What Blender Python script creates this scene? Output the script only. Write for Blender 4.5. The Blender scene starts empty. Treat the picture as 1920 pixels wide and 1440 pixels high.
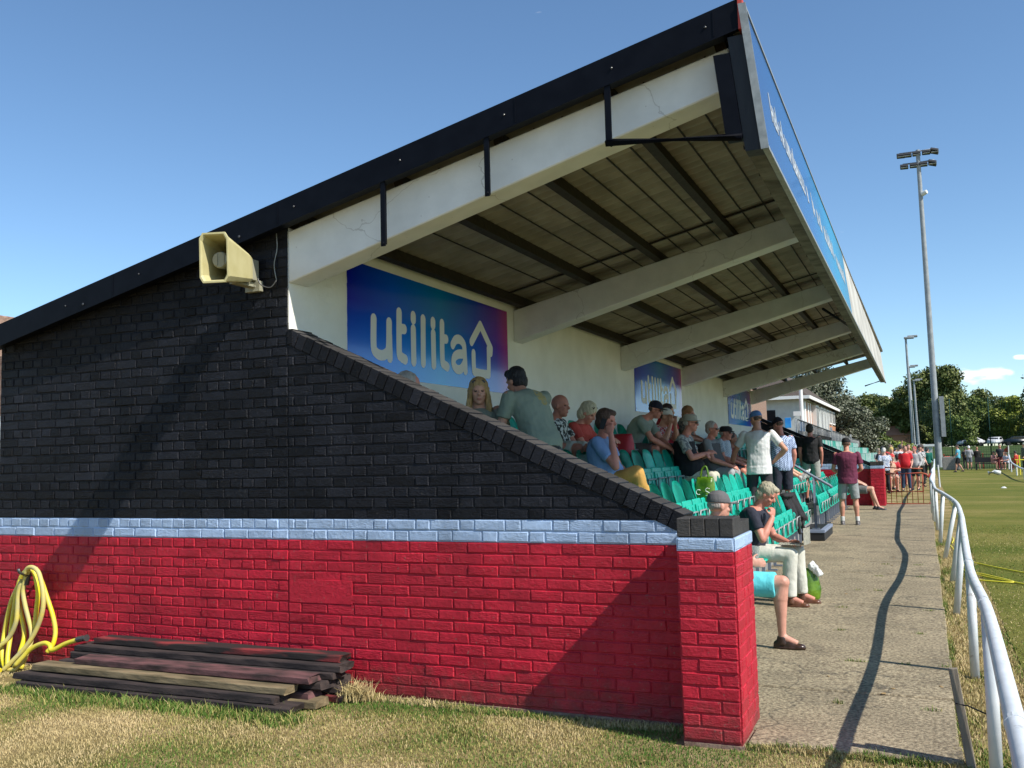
import bpy, bmesh, math, random
import numpy as np
from mathutils import Vector, Matrix, noise
R = math.radians
random.seed(7)
scene = bpy.context.scene
COL = scene.collection
V = Vector
# ---------------------------------------------------------------- materials
def mat(name, col, rough=.7, col2=None, nscale=4., ndetail=5., nlo=.35, nhi=.65, bump=0., bscale=60., metal=0., spec=.5, trans=0., stretch=None, emis=None):
    m = bpy.data.materials.new(name); m.use_nodes = True
    nt = m.node_tree; b = nt.nodes['Principled BSDF']
    b.inputs['Base Color'].default_value = (*col, 1); b.inputs['Roughness'].default_value = rough
    b.inputs['Metallic'].default_value = metal; b.inputs['Specular IOR Level'].default_value = spec
    if trans: b.inputs['Transmission Weight'].default_value = trans
    tc = nt.nodes.new('ShaderNodeTexCoord'); src = tc.outputs['Object']
    if stretch:
        mp = nt.nodes.new('ShaderNodeMapping'); mp.inputs['Scale'].default_value = stretch
        nt.links.new(src, mp.inputs['Vector']); src = mp.outputs['Vector']
    if col2 is not None:
        n = nt.nodes.new('ShaderNodeTexNoise'); n.inputs['Scale'].default_value = nscale; n.inputs['Detail'].default_value = ndetail
        nt.links.new(src, n.inputs['Vector'])
        r = nt.nodes.new('ShaderNodeValToRGB'); r.color_ramp.elements[0].position = nlo; r.color_ramp.elements[1].position = nhi
        r.color_ramp.elements[0].color = (*col, 1); r.color_ramp.elements[1].color = (*col2, 1)
        nt.links.new(n.outputs['Fac'], r.inputs['Fac']); nt.links.new(r.outputs['Color'], b.inputs['Base Color'])
    if bump:
        n2 = nt.nodes.new('ShaderNodeTexNoise'); n2.inputs['Scale'].default_value = bscale; n2.inputs['Detail'].default_value = 6
        nt.links.new(src, n2.inputs['Vector'])
        bp = nt.nodes.new('ShaderNodeBump'); bp.inputs['Strength'].default_value = 1.; bp.inputs['Distance'].default_value = bump
        nt.links.new(n2.outputs['Fac'], bp.inputs['Height']); nt.links.new(bp.outputs['Normal'], b.inputs['Normal'])
    return m

def brick_mat(name, col, col2, rough, bump=.004, dirt=None, var=(.85,1.12), spec=.35, chip=(.26,.12,.10)):
    """painted rustic brick: colour patches, grain dragged along the brick, coarse pits"""
    m = bpy.data.materials.new(name); m.use_nodes = True
    nt = m.node_tree; N = nt.nodes.new; L = nt.links.new; b = nt.nodes['Principled BSDF']
    tc = N('ShaderNodeTexCoord')
    n = N('ShaderNodeTexNoise'); n.inputs['Scale'].default_value = 3.; n.inputs['Detail'].default_value = 9; n.inputs['Roughness'].default_value = .7
    L(tc.outputs['Object'], n.inputs['Vector'])
    r = N('ShaderNodeValToRGB'); r.color_ramp.elements[0].position = .3; r.color_ramp.elements[1].position = .7
    r.color_ramp.elements[0].color = (*col, 1); r.color_ramp.elements[1].color = (*col2, 1)
    L(n.outputs['Fac'], r.inputs['Fac']); out = r.outputs['Color']
    if dirt:
        sx = N('ShaderNodeSeparateXYZ'); L(tc.outputs['Object'], sx.inputs[0])
        nz = N('ShaderNodeTexNoise'); nz.inputs['Scale'].default_value = 14; nz.inputs['Detail'].default_value = 8; L(tc.outputs['Object'], nz.inputs['Vector'])
        ma = N('ShaderNodeMath'); ma.operation = 'MULTIPLY_ADD'; ma.inputs[1].default_value = .5; L(nz.outputs['Fac'], ma.inputs[0]); L(sx.outputs['Z'], ma.inputs[2])
        mr = N('ShaderNodeMapRange'); mr.inputs['From Min'].default_value = .2; mr.inputs['From Max'].default_value = .48; mr.inputs['To Min'].default_value = .75; mr.inputs['To Max'].default_value = 0
        L(ma.outputs[0], mr.inputs['Value'])
        mx = N('ShaderNodeMix'); mx.data_type = 'RGBA'; mx.inputs[7].default_value = (*dirt, 1)
        L(mr.outputs['Result'], mx.inputs[0]); L(out, mx.inputs[6]); out = mx.outputs[2]
    # faded, streaky weathering and small chips through to the brick
    mw = N('ShaderNodeMapping'); mw.inputs['Scale'].default_value = (2.2,2.2,.55); L(tc.outputs['Object'], mw.inputs['Vector'])
    nw = N('ShaderNodeTexNoise'); nw.inputs['Scale'].default_value = 1.3; nw.inputs['Detail'].default_value = 8; nw.inputs['Roughness'].default_value = .62; L(mw.outputs['Vector'], nw.inputs['Vector'])
    rw = N('ShaderNodeMapRange'); rw.inputs['From Min'].default_value = .3; rw.inputs['From Max'].default_value = .7; rw.inputs['To Min'].default_value = .74; rw.inputs['To Max'].default_value = 1.18; L(nw.outputs['Fac'], rw.inputs['Value'])
    mw2 = N('ShaderNodeMix'); mw2.data_type = 'RGBA'; mw2.blend_type = 'MULTIPLY'; mw2.inputs[0].default_value = 1; L(out, mw2.inputs[6]); L(rw.outputs['Result'], mw2.inputs[7]); out = mw2.outputs[2]
    nc = N('ShaderNodeTexNoise'); nc.inputs['Scale'].default_value = 48; nc.inputs['Detail'].default_value = 5; L(tc.outputs['Object'], nc.inputs['Vector'])
    rc = N('ShaderNodeMapRange'); rc.inputs['From Min'].default_value = .665; rc.inputs['From Max'].default_value = .69; rc.inputs['To Max'].default_value = .55; L(nc.outputs['Fac'], rc.inputs['Value'])
    mc_ = N('ShaderNodeMix'); mc_.data_type = 'RGBA'; mc_.inputs[7].default_value = (*chip, 1); L(rc.outputs['Result'], mc_.inputs[0]); L(out, mc_.inputs[6]); out = mc_.outputs[2]
    gi = N('ShaderNodeNewGeometry'); vr = N('ShaderNodeMapRange'); vr.inputs['To Min'].default_value = var[0]; vr.inputs['To Max'].default_value = var[1]; L(gi.outputs['Random Per Island'], vr.inputs['Value'])
    ml = N('ShaderNodeMix'); ml.data_type = 'RGBA'; ml.blend_type = 'MULTIPLY'; ml.inputs[0].default_value = 1; L(out, ml.inputs[6]); L(vr.outputs['Result'], ml.inputs[7]); out = ml.outputs[2]
    L(out, b.inputs['Base Color']); b.inputs['Roughness'].default_value = rough; b.inputs['Specular IOR Level'].default_value = spec
    mp = N('ShaderNodeMapping'); mp.inputs['Scale'].default_value = (9, 9, 75); L(tc.outputs['Object'], mp.inputs['Vector'])
    n1 = N('ShaderNodeTexNoise'); n1.inputs['Scale'].default_value = 1.6; n1.inputs['Detail'].default_value = 3; L(mp.outputs['Vector'], n1.inputs['Vector'])
    mp2 = N('ShaderNodeMapping'); mp2.inputs['Rotation'].default_value = (0, R(40), 0); mp2.inputs['Scale'].default_value = (40, 40, 130); L(tc.outputs['Object'], mp2.inputs['Vector'])
    n2 = N('ShaderNodeTexNoise'); n2.inputs['Scale'].default_value = 1.; n2.inputs['Detail'].default_value = 5; L(mp2.outputs['Vector'], n2.inputs['Vector'])
    sel = N('ShaderNodeTexNoise'); sel.inputs['Scale'].default_value = 5; L(tc.outputs['Object'], sel.inputs['Vector'])
    rs = N('ShaderNodeValToRGB'); rs.color_ramp.elements[0].position = .45; rs.color_ramp.elements[1].position = .55; L(gi.outputs['Random Per Island'], rs.inputs['Fac'])
    mm = N('ShaderNodeMix'); L(rs.outputs['Color'], mm.inputs[0]); L(n1.outputs['Fac'], mm.inputs[2]); L(n2.outputs['Fac'], mm.inputs[3])
    n4 = N('ShaderNodeTexNoise'); n4.inputs['Scale'].default_value = 26; n4.inputs['Detail'].default_value = 8; n4.inputs['Roughness'].default_value = .7; L(tc.outputs['Object'], n4.inputs['Vector'])
    h1 = N('ShaderNodeMath'); h1.operation = 'MULTIPLY_ADD'; h1.inputs[1].default_value = 1.3; L(n4.outputs['Fac'], h1.inputs[0])
    wn = N('ShaderNodeMath'); wn.operation = 'MULTIPLY'; wn.inputs[1].default_value = 7.31; L(gi.outputs['Random Per Island'], wn.inputs[0])
    wf = N('ShaderNodeMath'); wf.operation = 'FRACT'; L(wn.outputs[0], wf.inputs[0])
    h2 = N('ShaderNodeMath'); h2.operation = 'MULTIPLY'; L(mm.outputs[0], h2.inputs[0]); L(wf.outputs[0], h2.inputs[1]); L(h2.outputs[0], h1.inputs[2])
    bp = N('ShaderNodeBump'); bp.inputs['Distance'].default_value = bump; L(h1.outputs[0], bp.inputs['Height'])
    L(bp.outputs['Normal'], b.inputs['Normal'])
    return m

M = {}
M['black'] = brick_mat('black_painted_brick', (.0075,.0083,.0115), (.0140,.0148,.0195), .46, .009, var=(.55,1.5), spec=.16, chip=(.05,.045,.042))
M['blue'] = brick_mat('pale_blue_painted_brick', (.33,.44,.62), (.40,.52,.70), .6, .006, chip=(.24,.26,.28))
M['red'] = brick_mat('red_painted_brick', (.41,.008,.026), (.50,.015,.034), .5, .008, (.20,.045,.04))
M['white'] = mat('white_wall_paint', (.78,.77,.71), .75, (.86,.85,.79), 2.5, 8, bump=.003, bscale=30)
M['white2'] = mat('white_beam_paint', (.68,.69,.67), .7, (.76,.77,.75), 5, 8, bump=.003, bscale=22)
M['brickbare'] = mat('bare_brick', (.18,.10,.07), .9, (.32,.22,.16), 20, 6, bump=.004, bscale=80)
M['blackmetal'] = mat('black_gloss_metal', (.0018,.0024,.0055), .5, (.0035,.0045,.0085), 8, 4, bump=.001, bscale=20, spec=.12)
M['blackwood'] = mat('black_painted_wood', (.0025,.0032,.006), .6, (.008,.009,.012), 30, 8, bump=.004, bscale=30, stretch=(1, 1, .15))
M['redpaint'] = mat('red_paint', (.45,.05,.03), .6)
M['sheet'] = mat('brown_fibre_sheet', (.23,.205,.155), .85, (.35,.315,.245), 3, 8, bump=.002, bscale=40)
M['roofdark'] = mat('dark_roof_sheet', (.03,.03,.03), .85, (.06,.055,.05), 8, 6)
M['purlin'] = mat('dark_stained_timber', (.012,.009,.006), .75, (.03,.022,.014), 20, 6)
M['batten'] = mat('dark_strip', (.02,.016,.012), .8)
M['soffit'] = mat('weathered_soffit', (.07,.065,.055), .9, (.17,.16,.14), 6, 8, bump=.01, bscale=15)
M['cap'] = brick_mat('charcoal_coping_brick', (.032,.029,.028), (.060,.055,.052), .75, .005, chip=(.09,.085,.08))
M['conc'] = mat('exposed_aggregate_concrete', (.13,.10,.062), .95, (.43,.355,.23), 42, 5, .34, .70, bump=.008, bscale=70)
M['conc2'] = mat('grey_concrete', (.20,.20,.19), .95, (.29,.28,.26), 12, 6, bump=.002, bscale=60)
M['seat'] = mat('green_seat_plastic', (.0,.35,.25), .42, (.01,.50,.38), 5, 6, .3, .7, bump=.001, bscale=14)
M['seatfade2'] = mat('bleached_green_plastic', (.27,.40,.35), .6, (.40,.48,.44), 3, 5)
M['seatfade3'] = mat('strong_green_plastic', (.02,.26,.19), .5, (.05,.34,.26), 3, 5)
M['seatfade'] = mat('faded_green_plastic', (.10,.27,.22), .6, (.38,.50,.46), 3, 5)
M['galv'] = mat('galvanised_steel', (.24,.26,.26), .55, (.34,.36,.36), 20, 5, metal=.3)
M['greysteel'] = mat('blue_grey_painted_steel', (.13,.16,.21), .45, (.17,.20,.26), 10, 4)
M['rail'] = mat('white_gloss_tube', (.55,.58,.60), .42, (.68,.70,.71), 9, 8, .3, .7, bump=.0015, bscale=18)
M['mast'] = mat('grey_mast_steel', (.24,.26,.27), .5, (.32,.34,.35), 3, 4)
M['hose'] = mat('yellow_hose', (.80,.66,.015), .45, (.66,.55,.10), 7, 4)
M['hosedull'] = mat('dusty_yellow_hose', (.66,.55,.12), .6, (.52,.46,.20), 12, 4)
M['fitting'] = mat('hose_fitting', (.10,.10,.10), .4, metal=.6)
M['horn'] = mat('cream_horn_plastic', (.47,.42,.20), .6, (.54,.49,.26), 8, 5)
M['horndark'] = mat('dull_grey_plastic', (.30,.29,.21), .6)  # duller grey than the horn, for its reflector and bracket
M['wood_dark'] = mat('dark_weathered_board', (.014,.009,.009), .85, (.050,.034,.030), 14, 8, bump=.006, bscale=40, stretch=(.25, 1, 1))
M['wood_tan'] = mat('mossy_tan_board', (.085,.065,.03), .9, (.24,.18,.10), 10, 8, bump=.006, bscale=40, stretch=(.3, 1, 1))
M['wood_red'] = mat('red_flaking_board', (.018,.012,.010), .85, (.22,.025,.025), 9, 8, .52, .64, bump=.004, bscale=40, stretch=(.2, 1, 1))
M['wood_pink'] = mat('faded_pink_board', (.030,.018,.016), .85, (.15,.065,.065), 14, 6, bump=.004, bscale=50, stretch=(.3, 1, 1))
M['stake'] = mat('weathered_stake', (.16,.13,.10), .9, (.27,.23,.18), 14, 6, bump=.004, bscale=50, stretch=(1, 1, .2))
M['gatered'] = mat('red_gate_paint', (.42,.03,.03), .5, (.34,.10,.03), 6, 5)
M['darkgreen'] = mat('dark_green_mesh', (.006,.045,.035), .6)
M['black_fab'] = mat('black_cloth', (.008,.008,.010), .85, (.02,.018,.02), 8, 5, bump=.01, bscale=12)
M['redfab'] = mat('red_nylon', (.40,.01,.02), .55, (.28,.008,.015), 6, 5, bump=.01, bscale=10)
M['bagplastic'] = mat('green_carrier_plastic', (.035,.10,.006), .3, (.13,.24,.012), 6, 4, bump=.012, bscale=14)
M['bagwhite'] = mat('white_plastic', (.7,.72,.7), .35, bump=.01, bscale=20)
M['glass'] = mat('dark_window_glass', (.012,.014,.018), .08)
M['clear'] = mat('clear_plastic_cup', (.75,.78,.75), .15, trans=.7)
M['paper'] = mat('newsprint', (.62,.60,.50), .9, (.45,.44,.38), 40, 3)
M['sh_dark'] = mat('black_rubber', (.01,.01,.012), .6)
M['tile'] = mat('brown_roof_tile', (.055,.04,.032), .9, (.10,.078,.06), 25, 5, bump=.02, bscale=12)
M['render'] = mat('pale_grey_render', (.50,.52,.50), .85, (.58,.60,.57), 3, 5)
M['brickorange'] = mat('orange_brick', (.36,.15,.08), .9, (.45,.22,.12), 10, 4)
M['white_pl'] = mat('white_gloss_paint', (.78,.78,.75), .5)
M['bark'] = mat('tree_bark', (.07,.05,.035), .95, (.13,.10,.07), 8, 6, bump=.03, bscale=8)
M['ledge'] = mat('blue_grey_step_edge', (.20,.24,.33), .6)
M['yel'] = mat('yellow_plastic', (.75,.65,.04), .5)
M['lamp'] = mat('floodlight_housing', (.05,.05,.055), .5)
M['lampglass'] = mat('floodlight_glass', (.5,.52,.55), .2)
M['bluesign'] = mat('blue_panel_print', (.01,.18,.62), .4, (.05,.4,.8), 1.5, 3)
M['car_w'] = mat('silver_car_paint', (.55,.56,.58), .3); M['car_d'] = mat('dark_car_paint', (.02,.03,.04), .3)
M['lipc'] = mat('lip_skin', (.42,.14,.11), .5); M['eye'] = mat('eye_dark', (.03,.02,.02), .3)

M['leafdry'] = mat('dry_leaf', (.30,.20,.09), .9)
def leafmat(name, c1, c2):
    m = mat(name, c1, .6, c2, 1.3, 4, .35, .65, spec=.3)
    b = m.node_tree.nodes['Principled BSDF']
    return m

def sign_mat(name, y0, y1, gloss=.12, stops=None):
    m = bpy.data.materials.new(name); m.use_nodes = True
    nt = m.node_tree; N = nt.nodes.new; L = nt.links.new; b = nt.nodes['Principled BSDF']
    tc = N('ShaderNodeTexCoord'); s = N('ShaderNodeSeparateXYZ'); L(tc.outputs['Object'], s.inputs[0])
    mr = N('ShaderNodeMapRange'); mr.inputs['From Min'].default_value = y0; mr.inputs['From Max'].default_value = y1; L(s.outputs['Y'], mr.inputs['Value'])
    r = N('ShaderNodeValToRGB'); e = r.color_ramp.elements
    stops = stops or [(0,(.003,.010,.42)),(.22,(.0,.10,.66)),(.5,(.0,.20,.52)),(.74,(.008,.06,.50)),(.90,(.10,.0,.36)),(1,(.40,.0,.18))]
    e[0].position, e[0].color = stops[0][0], (*stops[0][1], 1); e[1].position, e[1].color = stops[-1][0], (*stops[-1][1], 1)
    for p_, c in stops[1:-1]: k = e.new(p_); k.color = (*c, 1)
    L(mr.outputs['Result'], r.inputs['Fac'])
    mz = N('ShaderNodeMapRange'); mz.inputs['From Min'].default_value = 2.35; mz.inputs['From Max'].default_value = 2.95; L(s.outputs['Z'], mz.inputs['Value'])
    mx = N('ShaderNodeMix'); mx.data_type = 'RGBA'; mx.inputs[7].default_value = (1,1,1,1)
    hs = N('ShaderNodeMix'); hs.data_type = 'RGBA'; hs.blend_type = 'ADD'; hs.inputs[7].default_value = (.03,.22,.42,1)  # paler blue towards the bottom: reflected light painted into the print colour
    iv = N('ShaderNodeMath'); iv.operation = 'SUBTRACT'; iv.inputs[0].default_value = 1; L(mz.outputs['Result'], iv.inputs[1])
    L(iv.outputs[0], hs.inputs[0]); L(r.outputs['Color'], hs.inputs[6]); L(hs.outputs[2], b.inputs['Base Color'])
    b.inputs['Roughness'].default_value = gloss; b.inputs['Coat Weight'].default_value = .12; b.inputs['Coat Roughness'].default_value = .03
    return m

# ---------------------------------------------------------------- object helpers
def tag(o, label=None, cat=None, group=None, kind=None):
    if label: o['label'] = label
    if cat: o['category'] = cat
    if group: o['group'] = group
    if kind: o['kind'] = kind
    return o
def empty(name, loc=(0,0,0), rz=0., label=None, cat=None, group=None, kind=None):
    o = bpy.data.objects.new(name, None); COL.objects.link(o); o.empty_display_size = .1
    o.location = loc; o.rotation_euler = (0,0,rz)
    return tag(o, label, cat, group, kind)
def link(name, me, mats, parent=None, smooth=False):
    if not isinstance(mats, (list, tuple)): mats = [mats]
    for m in mats: me.materials.append(M[m] if isinstance(m, str) else m)
    if smooth: me.polygons.foreach_set('use_smooth', [True]*len(me.polygons))
    o = bpy.data.objects.new(name, me); COL.objects.link(o)
    if parent is not None: o.parent = parent
    return o
def build(name, bm, mats, parent=None, smooth=False):
    bmesh.ops.recalc_face_normals(bm, faces=bm.faces[:])
    me = bpy.data.meshes.new(name); bm.to_mesh(me); bm.free()
    return link(name, me, mats, parent, smooth)
def NB(): return bmesh.new()
def box(bm, x0,x1,y0,y1,z0,z1, mi=0, bev=0., rot=None, piv=None):
    vs = [bm.verts.new((x,y,z)) for x in (x0,x1) for y in (y0,y1) for z in (z0,z1)]
    idx = [(0,1,3,2),(4,6,7,5),(0,4,5,1),(2,3,7,6),(0,2,6,4),(1,5,7,3)]
    fs = [bm.faces.new([vs[i] for i in f]) for f in idx]
    for f in fs: f.material_index = mi
    if bev:
        es = list({e for f in fs for e in f.edges})
        r = bmesh.ops.bevel(bm, geom=es, offset=bev, segments=1, affect='EDGES')
        vs = list({v for f in r['faces'] for v in f.verts} | {v for v in vs if v.is_valid})
        for f in r['faces']: f.material_index = mi
    if rot is not None:
        piv = V(piv) if piv is not None else V(((x0+x1)/2,(y0+y1)/2,(z0+z1)/2))
        for v in vs: v.co = rot @ (v.co - piv) + piv
    return vs
def frame(d, up=V((0,0,1))):
    d = d.normalized()
    if abs(d.dot(up)) > .99: up = V((0,1,0))
    a = d.cross(up).normalized(); return a, a.cross(d).normalized()*1.0
def frus(bm, p0, p1, r0, r1, n=10, mi=0):
    p0, p1 = V(p0), V(p1); d = p1-p0
    if d.length < 1e-6: return
    a, b = frame(d); A=[];B=[]
    for i in range(n):
        t = 2*math.pi*i/n; o = a*math.cos(t)+b*math.sin(t)
        A.append(bm.verts.new(p0+o*r0)); B.append(bm.verts.new(p1+o*r1))
    for i in range(n):
        f = bm.faces.new((A[i],A[(i+1)%n],B[(i+1)%n],B[i])); f.material_index = mi
    f = bm.faces.new(A[::-1]); f.material_index = mi; f = bm.faces.new(B); f.material_index = mi
def tube(bm, pts, r, n=8, mi=0, closed=False):
    """one continuous swept tube"""
    pts = [V(p) for p in pts]; rings = []; up = None; m_ = len(pts)
    rr = r if isinstance(r, (list, tuple)) else [r]*m_
    for i, p in enumerate(pts):
        d = (pts[min(i+1,m_-1)]-pts[max(i-1,0)])
        if d.length < 1e-7: d = V((0,0,1))
        d.normalize()
        if up is None: a, b = frame(d)
        else:
            a = (up - d*up.dot(d))
            a = a.normalized() if a.length > 1e-4 else frame(d)[0]
            b = d.cross(a)
        up = a
        rings.append([bm.verts.new(p+(a*math.cos(2*math.pi*k/n)+b*math.sin(2*math.pi*k/n))*rr[i]) for k in range(n)])
    for A, B in zip(rings, rings[1:]):
        for k in range(n):
            f = bm.faces.new((A[k],A[(k+1)%n],B[(k+1)%n],B[k])); f.material_index = mi; f.smooth = True
    f = bm.faces.new(rings[0][::-1]); f.material_index = mi; f = bm.faces.new(rings[-1]); f.material_index = mi
def spline(pts, k=6):
    pts = [V(p) for p in pts]; P = [pts[0]]+pts+[pts[-1]]; out = []
    for i in range(1, len(P)-2):
        for j in range(k):
            t = j/k; a,b,c,d = P[i-1],P[i],P[i+1],P[i+2]
            out.append(.5*((2*b)+(c-a)*t+(2*a-5*b+4*c-d)*t*t+(3*b-a-3*c+d)*t**3))
    out.append(pts[-1]); return out
def ell(bm, c, r, ax=None, sub=2, mi=0):
    """ellipsoid with radii r along axes ax (3 vectors)"""
    res = bmesh.ops.create_icosphere(bm, subdivisions=sub, radius=1.)
    c = V(c)
    X, Y, Z = ax if ax else (V((1,0,0)),V((0,1,0)),V((0,0,1)))
    for v in res['verts']: v.co = c + X*(v.co.x*r[0]) + Y*(v.co.y*r[1]) + Z*(v.co.z*r[2])
    for f in {f for v in res['verts'] for f in v.link_faces}: f.material_index = mi
def loft(bm, rings, n=18, mi=0, pw=2.3):
    """rings: (centre, side axis, front axis, rside, rfront)"""
    RR = []
    for c, a, b, ra, rb in rings:
        ring = []
        for k in range(n):
            t = 2*math.pi*k/n; cx, sy = math.cos(t), math.sin(t)
            cx = math.copysign(abs(cx)**(2/pw), cx); sy = math.copysign(abs(sy)**(2/pw), sy)
            ring.append(bm.verts.new(V(c)+a*(cx*ra)+b*(sy*rb)))
        RR.append(ring)
    for A, B in zip(RR, RR[1:]):
        for k in range(n):
            f = bm.faces.new((A[k],A[(k+1)%n],B[(k+1)%n],B[k])); f.material_index = mi
    f=bm.faces.new(RR[0][::-1]); f.material_index=mi; f=bm.faces.new(RR[-1]); f.material_index=mi
def mesh_np(name, verts, faces, mats, parent=None, mi=None, smooth=False):
    me = bpy.data.meshes.new(name)
    nf, k = faces.shape
    me.vertices.add(len(verts)); me.vertices.foreach_set('co', verts.astype(np.float32).ravel())
    me.loops.add(nf*k); me.loops.foreach_set('vertex_index', faces.astype(np.int32).ravel())
    me.polygons.add(nf); me.polygons.foreach_set('loop_start', np.arange(0, nf*k, k, dtype=np.int32))
    me.polygons.foreach_set('loop_total', np.full(nf, k, dtype=np.int32))
    if mi is not None: me.polygons.foreach_set('material_index', mi.astype(np.int32))
    me.update(calc_edges=True)
    return link(name, me, mats, parent, smooth)
def voxel(name, bm, mats, parent, vs=.01, sm=3, wr=0., wscale=9., axisflat=None):
    """union of the overlapping solids in bm as one continuous skin"""
    me = bpy.data.meshes.new(name); bmesh.ops.recalc_face_normals(bm, faces=bm.faces[:]); bm.to_mesh(me); bm.free()
    o = bpy.data.objects.new(name, me); COL.objects.link(o)
    r = o.modifiers.new('r', 'REMESH'); r.mode = 'VOXEL'; r.voxel_size = vs; r.use_smooth_shade = True
    if sm: s = o.modifiers.new('s', 'SMOOTH'); s.factor = .5; s.iterations = sm
    dg = bpy.context.evaluated_depsgraph_get(); dg.update()
    m2 = bpy.data.meshes.new_from_object(o.evaluated_get(dg))
    o.modifiers.clear(); o.data = m2; m2.name = name; bpy.data.meshes.remove(me)
    m2.materials.clear()
    if not isinstance(mats, (list, tuple)): mats = [mats]
    for m in mats: m2.materials.append(M[m] if isinstance(m, str) else m)
    n = len(m2.polygons)
    m2.polygons.foreach_set('use_smooth', [True]*n); m2.polygons.foreach_set('material_index', [0]*n)
    if wr:
        no = [v.normal.copy() for v in m2.vertices]; off = V((random.random()*9, random.random()*9, 0))
        for v, q in zip(m2.vertices, no):
            c = v.co*wscale + off
            h = noise.noise(V((c.x, c.y, c.z*.55))) + .5*noise.noise(c*2.1)
            v.co += q*(h*wr)
    o.parent = parent
    return o
def copy_tree(o, parent=None):
    c = o.copy(); COL.objects.link(c); c.parent = parent
    for ch in list(o.children): copy_tree(ch, c)
    return c

# hairline cracks and rust weeps in the old beam paint
m = M['white2']; nt = m.node_tree; b = nt.nodes['Principled BSDF']; src = b.inputs['Base Color'].links[0].from_socket
tc = [n for n in nt.nodes if n.type == 'TEX_COORD'][0]
nz = nt.nodes.new('ShaderNodeTexNoise'); nz.inputs['Scale'].default_value = 3; nz.inputs['Detail'].default_value = 6; nt.links.new(tc.outputs['Object'], nz.inputs['Vector'])
av = nt.nodes.new('ShaderNodeVectorMath'); av.operation = 'MULTIPLY_ADD'; av.inputs[1].default_value = (.5,.5,.5); nt.links.new(nz.outputs['Color'], av.inputs[0]); nt.links.new(tc.outputs['Object'], av.inputs[2])
vo = nt.nodes.new('ShaderNodeTexVoronoi'); vo.feature = 'DISTANCE_TO_EDGE'; vo.inputs['Scale'].default_value = .8; nt.links.new(av.outputs[0], vo.inputs['Vector'])
lt = nt.nodes.new('ShaderNodeMath'); lt.operation = 'LESS_THAN'; lt.inputs[1].default_value = .0035; nt.links.new(vo.outputs['Distance'], lt.inputs[0])
v2 = nt.nodes.new('ShaderNodeTexVoronoi'); v2.inputs['Scale'].default_value = 9; nt.links.new(tc.outputs['Object'], v2.inputs['Vector'])
l2 = nt.nodes.new('ShaderNodeMath'); l2.operation = 'LESS_THAN'; l2.inputs[1].default_value = .045; nt.links.new(v2.outputs['Distance'], l2.inputs[0])
mx_ = nt.nodes.new('ShaderNodeMath'); mx_.operation = 'MAXIMUM'; nt.links.new(lt.outputs[0], mx_.inputs[0]); nt.links.new(l2.outputs[0], mx_.inputs[1])
k_ = nt.nodes.new('ShaderNodeMath'); k_.operation = 'MULTIPLY'; k_.inputs[1].default_value = .30; nt.links.new(mx_.outputs[0], k_.inputs[0])
mm = nt.nodes.new('ShaderNodeMix'); mm.data_type = 'RGBA'; mm.inputs[7].default_value = (.16,.13,.10,1); nt.links.new(k_.outputs[0], mm.inputs[0]); nt.links.new(src, mm.inputs[6]); nt.links.new(mm.outputs[2], b.inputs['Base Color'])

m = M['rail']; nt = m.node_tree; b = nt.nodes['Principled BSDF']; src = b.inputs['Base Color'].links[0].from_socket
tc = [n for n in nt.nodes if n.type == 'TEX_COORD'][0]
nz = nt.nodes.new('ShaderNodeTexNoise'); nz.inputs['Scale'].default_value = 11; nz.inputs['Detail'].default_value = 8; nt.links.new(tc.outputs['Object'], nz.inputs['Vector'])
r_ = nt.nodes.new('ShaderNodeMapRange'); r_.inputs['From Min'].default_value = .64; r_.inputs['From Max'].default_value = .70; r_.inputs['To Max'].default_value = .6; nt.links.new(nz.outputs['Fac'], r_.inputs['Value'])
mm = nt.nodes.new('ShaderNodeMix'); mm.data_type = 'RGBA'; mm.inputs[7].default_value = (.22,.19,.16,1); nt.links.new(r_.outputs[0], mm.inputs[0]); nt.links.new(src, mm.inputs[6]); nt.links.new(mm.outputs[2], b.inputs['Base Color'])
SKYD=0.6; SKYS=.13; SUNS=4.5; EXPO=.46; CLX=0.
# ---------------------------------------------------------------- people
_mc = {}
def cmat(kind, c, c2=None):
    key = (kind, tuple(c), tuple(c2) if c2 else None)
    if key in _mc: return _mc[key]
    if kind == 'skin': m = mat('skin', c, .55, tuple(min(1, x*1.18+.01) for x in c), 14, 4, bump=.001, bscale=90); m.node_tree.nodes['Principled BSDF'].inputs['Subsurface Weight'].default_value = .0
    elif kind == 'hair': m = mat('hair', c, .6, tuple(x*1.7+.004 for x in c), 34, 8, .3, .7, bump=.02, bscale=70, stretch=(1,1,.3))
    elif kind == 'cloth': m = mat('cloth', c, .85, c2 or tuple(x*.86 for x in c), 5, 5, bump=.022, bscale=9, stretch=(1,1,.55))
    elif kind == 'print': m = mat('printed_cloth', c, .85, c2, 28, 3, .47, .53, bump=.018, bscale=9)
    elif kind == 'check':
        m = mat('checked_cloth', c, .85); nt = m.node_tree; t = nt.nodes.new('ShaderNodeTexChecker'); t.inputs['Scale'].default_value = 42
        t.inputs['Color1'].default_value = (*c,1); t.inputs['Color2'].default_value = (*c2,1)
        tc = [n for n in nt.nodes if n.type == 'TEX_COORD'][0]; mp = nt.nodes.new('ShaderNodeMapping'); mp.inputs['Rotation'].default_value = (0,R(45),0)
        nt.links.new(tc.outputs['Object'], mp.inputs['Vector']); nt.links.new(mp.outputs['Vector'], t.inputs['Vector']); nt.links.new(t.outputs['Color'], nt.nodes['Principled BSDF'].inputs['Base Color'])
    elif kind == 'leather': m = mat('leather', c, .3, tuple(x*1.6 for x in c), 10, 4)
    _mc[key] = m; return m

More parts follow.
